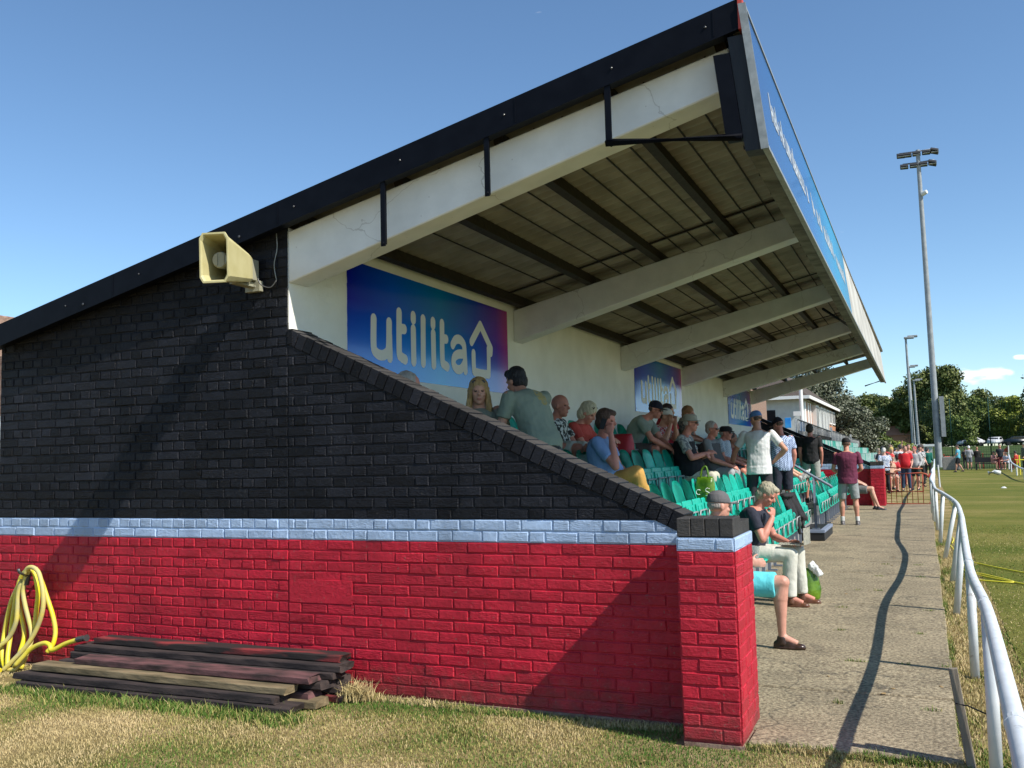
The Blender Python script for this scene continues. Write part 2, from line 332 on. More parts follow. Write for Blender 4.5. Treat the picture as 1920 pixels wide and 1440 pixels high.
def STAND(lean=0., s=1.):
    J = dict(pel=(0,0,.95), chest=(.0,0,1.24), neck=(-.01,0,1.48), head=(.02,0,1.63),
      shL=(0,.185,1.42), shR=(0,-.185,1.42), elL=(-.03,.23,1.14), elR=(-.03,-.23,1.14), wrL=(.06,.22,.90), wrR=(.06,-.22,.90),
      hipL=(0,.09,.92), hipR=(0,-.09,.92), knL=(.02,.11,.50), knR=(.02,-.11,.50), anL=(-.02,.12,.09), anR=(-.02,-.12,.09))
    return J
def SEAT():
    # z = 0 at the tread, hips over the seat (seat top .45)
    J = dict(pel=(0,0,.54), chest=(.0,0,.83), neck=(.03,0,1.06), head=(.08,0,1.21),
      shL=(.02,.185,1.0), shR=(.02,-.185,1.0), elL=(.08,.22,.74), elR=(.08,-.22,.74), wrL=(.30,.10,.66), wrR=(.30,-.10,.66),
      hipL=(.02,.09,.52), hipR=(.02,-.09,.52), knL=(.37,.13,.52), knR=(.37,-.13,.52), anL=(.33,.13,.09), anR=(.33,-.13,.09))
    return J
def person(label, loc, deg, J, face=None, fd=(0,0), skin=(.50,.25,.17), shirt=('cloth',(.3,.3,.3)), legs=('cloth',(.05,.05,.06)), shorts=True,
           hair=((.05,.035,.025),'short'), hat=None, shoes=(.02,.02,.02), sleeve='short', lod=1, belly=.0, extras=None, group=None, glasses=None, over=None, socks=None, female=False, hemdrop=0., skipfeet=False, tucked=False, hands=None, prints=(), pmat=None, trainers=False):
    """J joints in a frame: x forward, y left, z up. fd = (turn, nod) of the head in degrees."""
    J = {k: V(v) for k, v in J.items()}
    root = empty('person', loc, R(deg), label, 'person', group)
    vs = {0:.0075, 1:.011, 2:.022}[lod]; sm = {0:3, 1:3, 2:2}[lod]
    up = (J['neck']-J['pel']).normalized(); left = (J['shL']-J['shR']).normalized(); fw = left.cross(up).normalized(); left = up.cross(fw).normalized()
    def spine(t):
        if t <= .5: return J['pel'].lerp(J['chest'], max(-.4, t*2) if t >= 0 else 0) + (up*(t*.55) if t < 0 else V((0,0,0)))
        return J['chest'].lerp(J['neck'], (t-.5)*2)
    shw = (J['shL']-J['shR']).length/2
    W = [(-.16,.13,.095),(-.04,.165,.115),(.10,.16,.112),(.28,.148,.108),(.5,.16,.115),(.68,.17,.122),(.82,shw*.93,.105),(.92,shw*.74,.08),(1.0,.062,.062)]
    if female: W = [(-.16,.14,.10),(-.04,.172,.115),(.10,.155,.105),(.28,.128,.095),(.5,.145,.115),(.66,.152,.135),(.82,shw*.92,.10),(.92,shw*.68,.075),(1.0,.052,.052)]
    def torso(bm, infl, t0=-.16, t1=1.0):
        rings = []
        for t, a, b in W:
            if t < t0-.001 or t > t1+.001: continue
            bl = belly*max(0, 1-abs(t-.2)/.42)
            rings.append((spine(t)+fw*(bl*.62), left, fw, a+infl+bl*.45, b+infl+bl*.55))
        loft(bm, rings, 20)
    # head frame
    h = J['head']; yaw, nod = R(fd[0]), R(fd[1])
    f0 = V((1,0,0)); u0 = V((0,0,1)); l0 = V((0,1,0))
    rot = Matrix.Rotation(yaw, 3, u0) @ Matrix.Rotation(nod, 3, l0)
    HF, HL, HU = rot@f0, rot@l0, rot@u0
    hp = lambda f_, l_, u_: h + HF*f_ + HL*l_ + HU*u_
    b = NB()
    torso(b, 0.)
    for S in 'LR':
        frus(b, J['sh'+S], J['el'+S], .052, .041, 12); ell(b, J['sh'+S], (.058,.058,.058)); ell(b, J['el'+S], (.041,.041,.041))
        d = J['wr'+S]-J['el'+S]; mid = J['el'+S]+d*.3
        frus(b, J['el'+S], mid, .040, .044, 12); frus(b, mid, J['wr'+S], .044, .027, 12); ell(b, mid, (.044,)*3); ell(b, J['wr'+S], (.027,)*3)
        frus(b, J['hip'+S], J['kn'+S], .085, .056, 14); ell(b, J['hip'+S], (.09,)*3); ell(b, J['kn'+S], (.058,)*3)
        d = J['an'+S]-J['kn'+S]; bk = d.normalized().cross(left).normalized()
        if bk.dot(V((1,0,0))) > 0: bk = -bk
        cf = J['kn'+S]+d*.30+bk*.018
        ell(b, J['kn'+S]-bk*.018, (.036,)*3); frus(b, J['kn'+S], cf, .050, .061, 14); ell(b, cf, (.060,)*3); lo = J['kn'+S]+d*.62+bk*.008; frus(b, cf, lo, .059, .043, 14); ell(b, lo, (.043,)*3); frus(b, lo, J['an'+S], .042, .030, 14); ell(b, J['an'+S], (.034,)*3)
        ft = J.get('ft'+S, V((1,0,0))).normalized()
        frus(b, J['an'+S], J['an'+S]+ft*.12-V((0,0,.045)), .035, .025, 10)
        # hand
        wd = J.get('hd'+S); wd = wd.normalized() if wd is not None else (J['wr'+S]-J['el'+S]).normalized()
        pn = J.get('pn'+S); pn = pn.normalized() if pn is not None else None   # palm normal
        sd = -1 if S == 'L' else 1
        if pn is None:
            pn = wd.cross(V((0,0,1)) if abs(wd.z) < .8 else V((1,0,0))).normalized()*(-sd); 
            pn = (pn + (V((0,0,-1)) if abs(wd.z) < .8 else V((0,0,0)))).normalized()
        pn = (pn - wd*pn.dot(wd)).normalized(); sx = wd.cross(pn).normalized()
        w0 = J['wr'+S]
        if lod < 2:
            ell(b, w0+wd*.05, (.05,.041,.017), (wd, sx, pn)); ell(b, w0+wd*.075, (.03,.042,.016), (wd, sx, pn))
            cu = (hands or {}).get(S, .45)
            for k in range(4):
                o = (k-1.5)*.0215; ln = (.86,1.,.96,.78)[k]; p = w0+wd*(.088-.004*abs(k-1.2))+sx*o; a = cu*.6+.1*k*cu; r_ = .0092
                for sg, L_ in enumerate((.040,.026,.020)):
                    dd = wd*math.cos(a)+pn*math.sin(a); q = p+dd*L_*ln
                    frus(b, p, q, r_, r_-.0008, 8); ell(b, q, (r_-.0008,)*3, sub=1); p = q; a += cu*1.1; r_ -= .0008
            ts = 1 if sx.dot(left) < 0 else -1
            if S == 'R': ts = -ts if False else ts
            tdir = (wd*.6 + sx*(.75*(1 if (J.get('thumb'+S, 1)) > 0 else -1)) + pn*.45).normalized()
            p = w0+wd*.025+sx*(.028*(1 if J.get('thumb'+S,1) > 0 else -1)); q = p+tdir*.042; frus(b, p, q, .014, .0105, 8); ell(b, q, (.0105,)*3, sub=1); q2 = q+(tdir*.6+wd*.6).normalized()*.03; frus(b, q, q2, .0105, .009, 8); ell(b, q2, (.009,)*3, sub=1)
        else: ell(b, w0+wd*.08, (.085,.038,.022), (wd, sx, pn))
    # neck and head
    frus(b, J['neck']-up*.04, h-HU*.05-HF*.01, .060, .052, 14)
    ell(b, hp(-.008,0,.028), (.096,.077,.092), (HF,HL,HU), 3); ell(b, hp(.022,0,-.042), (.068,.058,.078), (HF,HL,HU), 3)
    ell(b, hp(.055,0,-.095), (.030,.030,.022), (HF,HL,HU)); frus(b, hp(.083,0,.012), hp(.104,0,-.024), .009, .0155, 8); ell(b, hp(.101,0,-.026), (.014,.017,.010), (HF,HL,HU))
    for s in (1,-1):
        ell(b, hp(-.004,s*.077,-.008), (.019,.010,.031), (HF,HL,HU)); ell(b, hp(.074,s*.030,.022), (.014,.024,.008), (HF,HL,HU)); ell(b, hp(.062,s*.038,-.028), (.022,.022,.018), (HF,HL,HU))
    ell(b, hp(.086,0,-.060), (.010,.022,.006), (HF,HL,HU)); ell(b, hp(.083,0,-.070), (.010,.019,.006), (HF,HL,HU))
    sk = cmat('skin', skin)
    body = voxel('body', b, [sk, M['eye'], M['lipc']], root, vs, sm)
    if lod < 2:
        e1, e2, ml = hp(.083,.031,.004), hp(.083,-.031,.004), hp(.093,0,-.065)
        for p_ in body.data.polygons:
            c = p_.center
            for e_ in (e1, e2):
                d_ = c-e_
                if abs(d_.dot(HL)) < .013 and abs(d_.dot(HU)) < .0055 and d_.length < .03: p_.material_index = 1
            d_ = c-ml
            if abs(d_.dot(HL)) < .02 and abs(d_.dot(HU)) < .007 and d_.length < .03: p_.material_index = 2
    # shirt
    if shirt:
        b = NB(); torso(b, .020, -.16 if not tucked else -.04, .92)
        if hemdrop: loft(b, [(spine(-.16)-up*hemdrop, left, fw, W[0][1]+.058, W[0][2]+.062), (spine(-.02), left, fw, W[1][1]+.026, W[1][2]+.026)], 20)
        cn = spine(.97); loft(b, [(spine(.88), left, fw, shw*.8, .09), (cn, left, fw, .085, .078)], 16)
        for S in 'LR':
            d = J['el'+S]-J['sh'+S]; ell(b, J['sh'+S]-up*.006, (.065,)*3)
            if sleeve == 'short': frus(b, J['sh'+S]-up*.004, J['sh'+S]+d*.66, .065, .066, 16)
            elif sleeve == 'long':
                frus(b, J['sh'+S], J['el'+S], .072, .054, 16); ell(b, J['el'+S], (.055,)*3); frus(b, J['el'+S], J['el'+S]+(J['wr'+S]-J['el'+S])*.93, .055, .040, 16)
        o = voxel('shirt', b, [cmat(*shirt)]+([cmat(*pmat)] if pmat else []), root, max(vs, .010), 2, .009 if lod < 2 else 0, 10)
        if pmat:
            for pf, pa, pb, pr_ in prints:
                c0 = spine(pa)+left*pb
                for p_ in o.data.polygons:
                    q_ = p_.center-c0
                    if p_.normal.dot(fw)*pf > .3 and (q_.dot(left)/pr_[0])**2+(q_.dot(up)/pr_[1])**2 < 1 and noise.noise(p_.center*45) > -.22: p_.material_index = 1
    if over:   # open waistcoat over the shirt
        b = NB(); torso(b, .032, -.04, .82)
        voxel('waistcoat', b, cmat(*over), root, .012, 2, .006, 10)
    # legwear
    b = NB(); rings = [(spine(t), left, fw, W[i][1]+.014, W[i][2]+.014) for i, t in ((0,-.16),(1,-.04),(2,.10))]; loft(b, rings, 20)
    for S in 'LR':
        H, K, A = J['hip'+S], J['kn'+S], J['an'+S]; ell(b, H, (.104,)*3)
        if shorts:
            e = H.lerp(K, .86 if shorts is True else shorts); frus(b, H, e-V((0,0,.0 if abs(H.z-K.z) > .2 else .022)), .102, .088 if abs(H.z-K.z) > .2 else .104, 18)
        else:
            frus(b, H, K, .100, .072, 18); ell(b, K, (.073,)*3); m_ = K.lerp(A, .35)+V((-.012,0,0)); frus(b, K, m_, .071, .073, 16); ell(b, m_, (.073,)*3); frus(b, m_, K.lerp(A, .97), .072, .060, 16)
    voxel('shorts' if shorts else 'trousers', b, cmat(*legs), root, max(vs, .011), 2, .006 if lod < 2 else 0, 10)
    # shoes
    if not skipfeet:
      for S in 'LR':
        b = NB(); A = J['an'+S]; ft = J.get('ft'+S, V((1,0,0))); ft = ft.normalized(); sdv = ft.cross(V((0,0,1))).normalized(); uu = sdv.cross(ft).normalized()
        g = A - uu*.055
        ell(b, g-ft*.03, (.045,.036,.036), (ft,sdv,uu)); ell(b, g+ft*.06-uu*.004, (.085,.042 if trainers else .040,.040 if trainers else .032), (ft,sdv,uu)); ell(b, g+ft*.13-uu*.010, (.055,.043,.024), (ft,sdv,uu)); frus(b, A+uu*.008, g, .042, .047, 12); ell(b, g+ft*.045+uu*.016, (.062,.034,.026), (ft,sdv,uu))
        loft(b, [(g+ft*.055-uu*.033, ft, sdv, .132, .044), (g+ft*.055-uu*.018, ft, sdv, .130, .045)], 18, pw=2.6)
        voxel('shoe', b, cmat('leather', shoes), root, .008 if lod < 2 else .02, 1)
        if socks:
            b = NB(); frus(b, A-uu*.02, A+(J['kn'+S]-A).normalized()*.09, .042, .045, 12); voxel('sock', b, cmat('cloth', socks), root, .009 if lod < 2 else .02, 1)
    # hair
    if hair:
        hc, st = hair; b = NB(); ok = True
        if st == 'short':
            ell(b, hp(-.018,0,.040), (.094,.083,.094), (HF,HL,HU), 3); ell(b, hp(-.045,0,-.01), (.066,.078,.07), (HF,HL,HU), 3)
        elif st == 'quiff':
            ell(b, hp(-.018,0,.046), (.098,.084,.097), (HF,HL,HU), 3); ell(b, hp(.045,0,.10), (.055,.06,.036), (HF,HL,HU)); ell(b, hp(-.045,0,-.01), (.068,.079,.075), (HF,HL,HU), 3)
        elif st == 'full':
            ell(b, hp(-.018,0,.044), (.098,.087,.094), (HF,HL,HU), 3); ell(b, hp(.035,.012,.086), (.062,.066,.038), (HF,HL,HU)); ell(b, hp(-.045,0,-.015), (.07,.085,.08), (HF,HL,HU), 3)
        elif st == 'bob':
            ell(b, hp(-.016,0,.044), (.102,.092,.097), (HF,HL,HU), 3); ell(b, hp(-.045,0,-.03), (.075,.092,.085), (HF,HL,HU), 3)
        elif st == 'long':
            ell(b, hp(-.016,0,.042), (.100,.088,.097), (HF,HL,HU), 3); ell(b, hp(-.05,0,-.05), (.06,.09,.10), (HF,HL,HU), 3)
            for s in (1,-1):
                pr = hp(.015,s*.072,.03)
                for dz, fx, sy, r_ in ((-.08,.012,.086,.026),(-.16,.012,.092,.03),(-.24,.03,.085,.028),(-.30,.04,.075,.018)):
                    q = h+HF*fx+HL*(s*sy)+V((0,0,dz)); frus(b, pr, q, .026, r_, 10); ell(b, q, (r_,)*3); pr = q
            frus(b, hp(-.06,0,-.02), h-HF*.07-V((0,0,.26)), .075, .05, 12)
        elif st == 'fringe':   # only the ring below a hat
            ell(b, hp(-.030,0,.008), (.074,.0785,.052), (HF,HL,HU), 3)
        elif st == 'bald': b.free(); ok = False
        if ok: voxel('hair', b, cmat('hair', hc), root, .008 if lod < 2 else .02, 1, .0055 if lod < 2 else .004, 38)
    if hat:
        hc, st = hat; b = NB()
        if st == 'cap':
            loft(b, [(hp(-.008,0,.030), HL, HF, .086,.104),(hp(-.008,0,.06), HL, HF, .085,.102),(hp(-.01,0,.10), HL, HF, .072,.086),(hp(-.01,0,.125), HL, HF, .045,.052),(hp(-.01,0,.134), HL, HF, .01,.012)], 22, pw=2)
            loft(b, [(hp(.105,0,.026), HL, HF, .070,.072),(hp(.107,0,.036), HL, HF, .069,.071)], 20, pw=2)
        elif st == 'flat':
            loft(b, [(hp(-.008,0,.026), HL, HF, .088,.106),(hp(.0,0,.06), HL, HF, .094,.114),(hp(.0,0,.095), HL, HF, .085,.098),(hp(-.005,0,.118), HL, HF, .05,.06)], 22, pw=2)
            loft(b, [(hp(.085,0,.022), HL, HF, .07,.058),(hp(.088,0,.034), HL, HF, .068,.058)], 20, pw=2)
        elif st == 'bucket':
            loft(b, [(hp(-.004,0,.028), HL, HF, .125,.15),(hp(-.004,0,.036), HL, HF, .122,.147)], 24, pw=2)
            loft(b, [(hp(-.008,0,.03), HL, HF, .088,.106),(hp(-.008,0,.105), HL, HF, .080,.094),(hp(-.008,0,.125), HL, HF, .06,.07)], 22, pw=2)
        voxel('hat', b, cmat('cloth', hc), root, .0075 if lod < 2 else .018, 1)
    if glasses:
        b = NB(); zz = .085 if glasses == 'top' else .004; fx = .055 if glasses == 'top' else .098
        for s in (1,-1):
            ell(b, hp(fx,s*.032,zz), (.006,.027,.020), (HF,HL,HU)); frus(b, hp(fx,s*.056,zz+.006), hp(fx-.09,s*.082,zz), .003,.003,6)
        frus(b, hp(fx+.002,-.012,zz+.004), hp(fx+.002,.012,zz+.004), .003,.003,6)
        build('sunglasses', b, 'eye', root)
    return root
# ---------------------------------------------------------------- people are built first (their skins are evaluated while the scene is small)
TEE=(.20,.24,.19); SK=(.48,.235,.155); SKR=(.50,.20,.14); SKD=(.30,.135,.09)
def mod(J, **k):
    J = dict(J)
    for a, b_ in k.items(): J[a] = b_
    return J
TR = {1:.03, 2:.43, 3:.80, 4:1.17}
# 1 man at the brick pillar
J = mod(SEAT(), head=(.08,0,1.14), neck=(.02,0,1.00), knL=(.30,.20,.48), anL=(.02,.22,.12), knR=(.59,-.05,.53), anR=(.565,-.04,.09), hipR=(.04,-.09,.52), elR=(.12,-.22,.68), wrR=(.34,-.10,.68), wrL=(.26,.12,.62), pnR=(0,1,0))
person('man in grey flat cap and turquoise shorts seated right behind the brick pillar', (-.365,2.32,.02), -4, J, fd=(40,4), skin=(.52,.25,.18), shirt=('cloth',(.05,.05,.055)), legs=('cloth',(.10,.55,.62),(.14,.62,.68)), shorts=.90, hair=((.22,.19,.17),'fringe'), hat=((.11,.105,.11),'cap'), shoes=(.035,.018,.012), lod=0, belly=.05)
# 2 man eating
J = mod(SEAT(), pel=(-.02,0,.54), chest=(.05,0,.82), neck=(.13,0,1.01), head=(.23,0,1.135), shL=(.12,.19,.95), shR=(.10,-.19,.96), elR=(.22,-.26,.69), wrR=(.30,-.12,.90), hdR=(.05,.28,.9), pnR=(-.8,.5,0), elL=(.24,.22,.68), wrL=(.42,.08,.63), hdL=(.9,-.2,.1),
        knL=(.50,.13,.53), knR=(.47,-.11,.53), anL=(.52,.15,.09), anR=(.45,-.12,.09))
person('silver haired man in navy polo and cream trousers eating over an open newspaper', (-.44,4.45,.03), -3, J, fd=(-4,32), skin=SKR, shirt=('cloth',(.012,.014,.028),(.018,.02,.036)), legs=('cloth',(.55,.54,.46),(.62,.61,.54)), shorts=False, hair=((.27,.24,.17),'full'), shoes=(.10,.04,.02), lod=0, belly=.06, hands={'R':1.1,'L':.5})
# 3 man on the phone
J = mod(SEAT(), head=(.05,0,1.16), neck=(.0,0,1.02), chest=(-.02,0,.80), shL=(.0,.19,.96), shR=(.0,-.19,.95), elR=(.20,-.25,.70), wrR=(.14,-.165,1.02), hdR=(-.22,.16,.9), pnR=(-.2,.95,0), elL=(.10,.22,.70), wrL=(.26,.0,.60),
        knR=(.38,-.11,.64), anR=(.46,.04,.22), knL=(.37,.12,.46), anL=(.36,.12,.06))
person('brown haired man in light blue shirt and mustard trousers holding a phone to his ear', (-1.66,3.40,TR[3]), 2, J, fd=(-6,6), skin=SKR, shirt=('cloth',(.20,.32,.56),(.25,.38,.62)), legs=('cloth',(.50,.27,.06),(.58,.33,.09)), shorts=False, hair=((.06,.030,.018),'full'), shoes=(.05,.03,.02), lod=0, belly=.09, hands={'R':.9})
# 4 standing man in sage T-shirt
J = mod(STAND(), pel=(0,0,.93), chest=(.14,0,1.20), neck=(.27,0,1.40), head=(.37,0,1.50), shL=(.22,.20,1.35), shR=(.22,-.20,1.35), elL=(.26,.27,1.06), wrL=(.42,.24,.82), elR=(.42,-.24,1.10), wrR=(.55,-.15,.92))
person('dark haired man in sage T-shirt with yellow print leaning over the blond woman', (-1.72,1.93,TR[3]), 150, J, fd=(12,18), skin=SK, shirt=('cloth',(.21,.25,.19),(.25,.29,.22)), legs=('cloth',(.05,.06,.08)), shorts=True, hair=((.008,.007,.008),'quiff'), lod=0, prints=((-1,.72,-.06,(.055,.11)),), pmat=('cloth',(.42,.34,.13)))
# 5 blond woman
J = mod(SEAT(), head=(.05,0,1.04), neck=(.0,0,.90), chest=(-.01,0,.74), shL=(.0,.17,.86), shR=(.0,-.17,.86), elL=(.06,.25,.64), wrL=(.22,.22,.52), elR=(.06,-.22,.62), wrR=(.25,-.08,.60))
person('blond long haired woman with sunglasses on her head facing over the sloping wall', (-2.33,1.92,TR[4]), -62, J, fd=(0,4), skin=(.55,.27,.18), shirt=('cloth',(.23,.25,.20)), legs=('cloth',(.08,.09,.12)), hair=((.34,.21,.08),'long'), glasses='top', female=True, lod=0)
# 6 grey head
J = mod(SEAT(), head=(.02,0,1.06), neck=(-.03,0,.93), shL=(-.02,.185,.87), shR=(-.02,-.185,.87), chest=(-.03,0,.74))
person('grey haired man in blue shirt almost hidden behind the sloping wall top', (-2.37,.70,TR[4]-.05), 35, J, skin=SKR, shirt=('cloth',(.03,.16,.42)), hair=((.26,.23,.19),'short'), lod=1)
# 7 bald man, 8 red woman
J = mod(SEAT(), head=(.10,0,.98), neck=(.03,0,.86), chest=(-.01,0,.70), shL=(.0,.19,.80), shR=(.0,-.19,.80), elR=(.14,-.24,.56), wrR=(.38,-.10,.52), elL=(.14,.22,.56), wrL=(.38,.06,.52))
person('bald man with white beard and black and white shirt in the top row', (-2.28,3.62,TR[4]), -8, J, fd=(2,4), skin=(.42,.17,.11), shirt=('print',(.55,.57,.52),(.03,.035,.03)), legs=('cloth',(.45,.46,.38)), hair=None, lod=0, belly=.06)
J = mod(SEAT(), head=(.17,0,.93), neck=(.08,0,.83), chest=(.02,0,.67), shL=(.06,.17,.77), shR=(.06,-.17,.77), elR=(.20,-.22,.56), wrR=(.42,-.05,.60), elL=(.20,.20,.56), wrL=(.42,.05,.60))
person('woman in brick red top with short fair hair looking down at her phone', (-2.30,4.36,TR[4]), -5, J, fd=(0,32), skin=(.50,.22,.15), shirt=('cloth',(.42,.05,.035),(.50,.07,.05)), legs=('cloth',(.45,.46,.42)), shorts=False, hair=((.40,.36,.24),'bob'), glasses='top', female=True, lod=0)
# 9 cap polo leaning forward
LEAN = mod(SEAT(), pel=(-.06,0,.54), chest=(.06,0,.80), neck=(.22,0,.98), head=(.34,0,1.05), shL=(.17,.19,.93), shR=(.17,-.19,.93), elL=(.34,.22,.66), elR=(.34,-.22,.66), wrL=(.52,.06,.54), wrR=(.52,-.06,.54))
person('man in navy cap and sage polo leaning forward with elbows on his knees', (-2.42,7.10,TR[4]), -2, mod(LEAN, head=(.34,0,1.07)), fd=(-5,14), skin=SKR, shirt=('cloth',(.22,.26,.22),(.27,.31,.26)), legs=('cloth',(.10,.07,.07)), hair=((.05,.03,.02),'fringe'), hat=((.008,.010,.025),'cap'), lod=0, glasses='on')
J = mod(SEAT(), head=(.12,0,1.0), neck=(.05,0,.88), chest=(.0,0,.74), shL=(.03,.17,.82), shR=(.03,-.17,.82), elR=(.18,-.2,.66), wrR=(.22,-.08,.88), hdR=(0,.2,.9), elL=(.18,.2,.66), wrL=(.24,.05,.86), hdL=(0,-.2,.9))
person('boy in white cap and red shirt eating with both hands beside the navy cap man', (-2.25,7.88,TR[4]), -8, J, fd=(0,10), skin=SK, shirt=('print',(.40,.02,.03),(.55,.5,.5)), legs=('cloth',(.05,.05,.06)), hair=((.05,.03,.02),'fringe'), hat=((.6,.58,.52),'cap'), lod=1)
person('dark haired woman in red top sitting behind the man in the beige hat', (-2.30,8.50,TR[4]), -10, mod(SEAT(), head=(.04,0,1.10)), skin=SK, shirt=('cloth',(.38,.01,.02)), hair=((.02,.008,.008),'long'), female=True, lod=1)
# 12 beige hat
J = mod(SEAT(), head=(.10,0,1.24), neck=(.02,0,1.09), chest=(-.02,0,.82), shL=(.0,.22,1.03), shR=(.0,-.22,1.03), elR=(.14,-.29,.76), wrR=(.34,-.08,.82), elL=(.14,.27,.76), wrL=(.30,-.02,.78), knL=(.38,.15,.50), knR=(.38,-.15,.50))
person('stout man in beige sun hat and black waistcoat over a patterned shirt with folded arms', (-1.72,7.2,TR[3]), 4, J, fd=(0,2), skin=SKR, shirt=('print',(.42,.42,.38),(.16,.17,.18)), legs=('cloth',(.52,.50,.40)), shorts=False, hair=((.4,.38,.34),'fringe'), hat=((.36,.34,.27),'bucket'), over=('cloth',(.006,.007,.012)), glasses='on', lod=0, belly=.15)
person('auburn haired woman in dark leaf print top in the top row', (-2.30,9.75,TR[4]), -4, mod(SEAT(), head=(.07,0,1.12)), skin=(.50,.22,.14), shirt=('print',(.05,.06,.05),(.22,.16,.12)), hair=((.20,.09,.03),'bob'), female=True, lod=1)
J = mod(SEAT(), head=(.06,0,1.19), elR=(.12,-.24,.72), wrR=(.36,-.10,.62), knR=(.36,-.15,.52))
person('grey haired man in sunglasses and grey waistcoat over a checked shirt', (-1.72,8.85,TR[3]), -6, J, fd=(-4,2), skin=SKR, shirt=('cloth',(.24,.25,.26)), legs=('cloth',(.36,.37,.38)), shorts=False, hair=((.30,.27,.24),'short'), over=('cloth',(.10,.10,.11)), glasses='on', lod=1, belly=.10)
person('man in black cap and pale checked shirt sitting third along from the beige hat', (-1.70,9.7,TR[3]), -4, mod(SEAT(), head=(.08,0,1.14)), skin=SKR, shirt=('check',(.30,.38,.46),(.50,.55,.60)), legs=('cloth',(.10,.11,.14)), hair=((.3,.28,.25),'fringe'), hat=((.012,.012,.014),'flat'), glasses='on', lod=1, belly=.08)
person('spectator in dark floral clothes seated beside the black cap man', (-1.72,10.5,TR[3]), 4, mod(SEAT(), head=(.05,0,1.05), neck=(.02,0,.92), shL=(.02,.17,.86), shR=(.02,-.17,.86), chest=(0,0,.74)), skin=SKD, shirt=('print',(.02,.05,.05),(.36,.02,.04)), legs=('cloth',(.02,.02,.03)), hair=((.03,.02,.02),'short'), lod=1)
# 17 white T-shirt, blue cap
J = mod(STAND(), head=(.06,.02,1.70), neck=(.0,0,1.54), chest=(-.01,0,1.28), pel=(0,0,.98), shL=(0,.20,1.47), shR=(0,-.20,1.47), elL=(.10,.36,1.20), wrL=(.24,.44,.96), elR=(-.08,-.40,1.22), wrR=(.02,-.22,1.04), hdR=(.5,.7,-.3), knL=(.02,.13,.52), knR=(.02,-.13,.52))
person('man in white T-shirt and blue cap standing with one hand on his hip', (-1.0,9.0,TR[2]), 96, J, fd=(48,12), skin=SK, shirt=('cloth',(.62,.62,.62),(.70,.70,.70)), legs=('cloth',(.03,.028,.035)), shorts=False, hair=((.06,.04,.03),'fringe'), hat=((.09,.20,.44),'cap'), lod=0, belly=.02, hemdrop=.04)
J = mod(STAND(), elL=(.12,.30,1.18), wrL=(.26,.10,1.12), head=(.07,0,1.65))
person('man in navy cap and blue checked shirt standing behind the white T-shirt man', (-.93,10.95,TR[2]), 122, J, fd=(30,22), skin=SKR, shirt=('check',(.45,.55,.75),(.10,.14,.26)), legs=('cloth',(.016,.018,.035)), shorts=.9, hair=((.08,.05,.03),'fringe'), hat=((.006,.006,.014),'cap'), shoes=(.10,.08,.07), lod=1, belly=.05)
person('person in black hooded top with white back print standing higher up the rows', (-1.35,13.6,TR[2]+.1), 75, mod(STAND(), head=(.05,0,1.66), elL=(.06,.32,1.2)), fd=(20,0), skin=SKD, shirt=('cloth',(.006,.006,.008)), legs=('cloth',(.012,.014,.03)), shorts=True, hair=((.008,.006,.006),'full'), sleeve='long', lod=1, prints=((-1,.80,0,(.075,.020)),(-1,.70,0,(.05,.020))), pmat=('cloth',(.5,.5,.5)))
person('person in dark jacket and light grey shorts standing at the far end of the rows', (-1.0,16.2,TR[2]+.05), 90, STAND(), skin=SKR, shirt=('cloth',(.01,.01,.012)), legs=('cloth',(.34,.34,.31)), hair=((.02,.015,.012),'short'), lod=1)
J = mod(SEAT(), knL=(.46,.10,.62), anL=(.86,.14,.36), ftL=(.5,.1,.85), knR=(.46,-.10,.58), anR=(.82,-.12,.34), ftR=(.5,0,.85))
person('person with bare legs stretched over the seat in front beside the stair rail', (-1.70,12.9,TR[3]), 4, J, skin=(.58,.32,.21), shirt=('cloth',(.3,.33,.3)), legs=('cloth',(.03,.03,.05)), shorts=.55, hair=((.1,.06,.03),'short'), shoes=(.5,.5,.48), lod=1)
# 21 maroon
J = mod(STAND(), pel=(0,0,.96), chest=(-.02,0,1.26), neck=(-.01,0,1.50), head=(.03,0,1.65), shL=(0,.21,1.43), shR=(0,-.21,1.43), elL=(.02,.27,1.14), wrL=(.25,.20,1.06), elR=(.02,-.27,1.14), wrR=(.25,-.18,1.08), knL=(.02,.13,.50), knR=(.0,-.13,.50), anL=(0,.14,.09), anR=(-.04,-.15,.09))
person('man in maroon polo and black cap standing on the path with his back turned', (-.13,14.6,.105), 92, J, fd=(4,0), skin=(.48,.22,.15), shirt=('cloth',(.115,.014,.045),(.14,.02,.055)), legs=('cloth',(.22,.24,.24),(.28,.30,.30)), shorts=.92, hair=((.10,.06,.04),'fringe'), hat=((.010,.010,.011),'cap'), shoes=(.10,.09,.09), trainers=True, socks=(.6,.6,.58), lod=0, belly=.06, hemdrop=.03)
J = mod(SEAT(), knR=(.52,-.08,.53), anR=(.66,-.06,.09), knL=(.50,.10,.53), anL=(.56,.12,.09), head=(.05,0,1.16))
person('man in grey shorts seated against the far red pillar with one leg out', (-.42,19.2,.14), -6, J, skin=(.52,.28,.20), shirt=('cloth',(.6,.6,.6)), legs=('cloth',(.14,.14,.14)), shorts=.8, hair=((.3,.2,.15),'short'), shoes=(.03,.03,.04), lod=1)
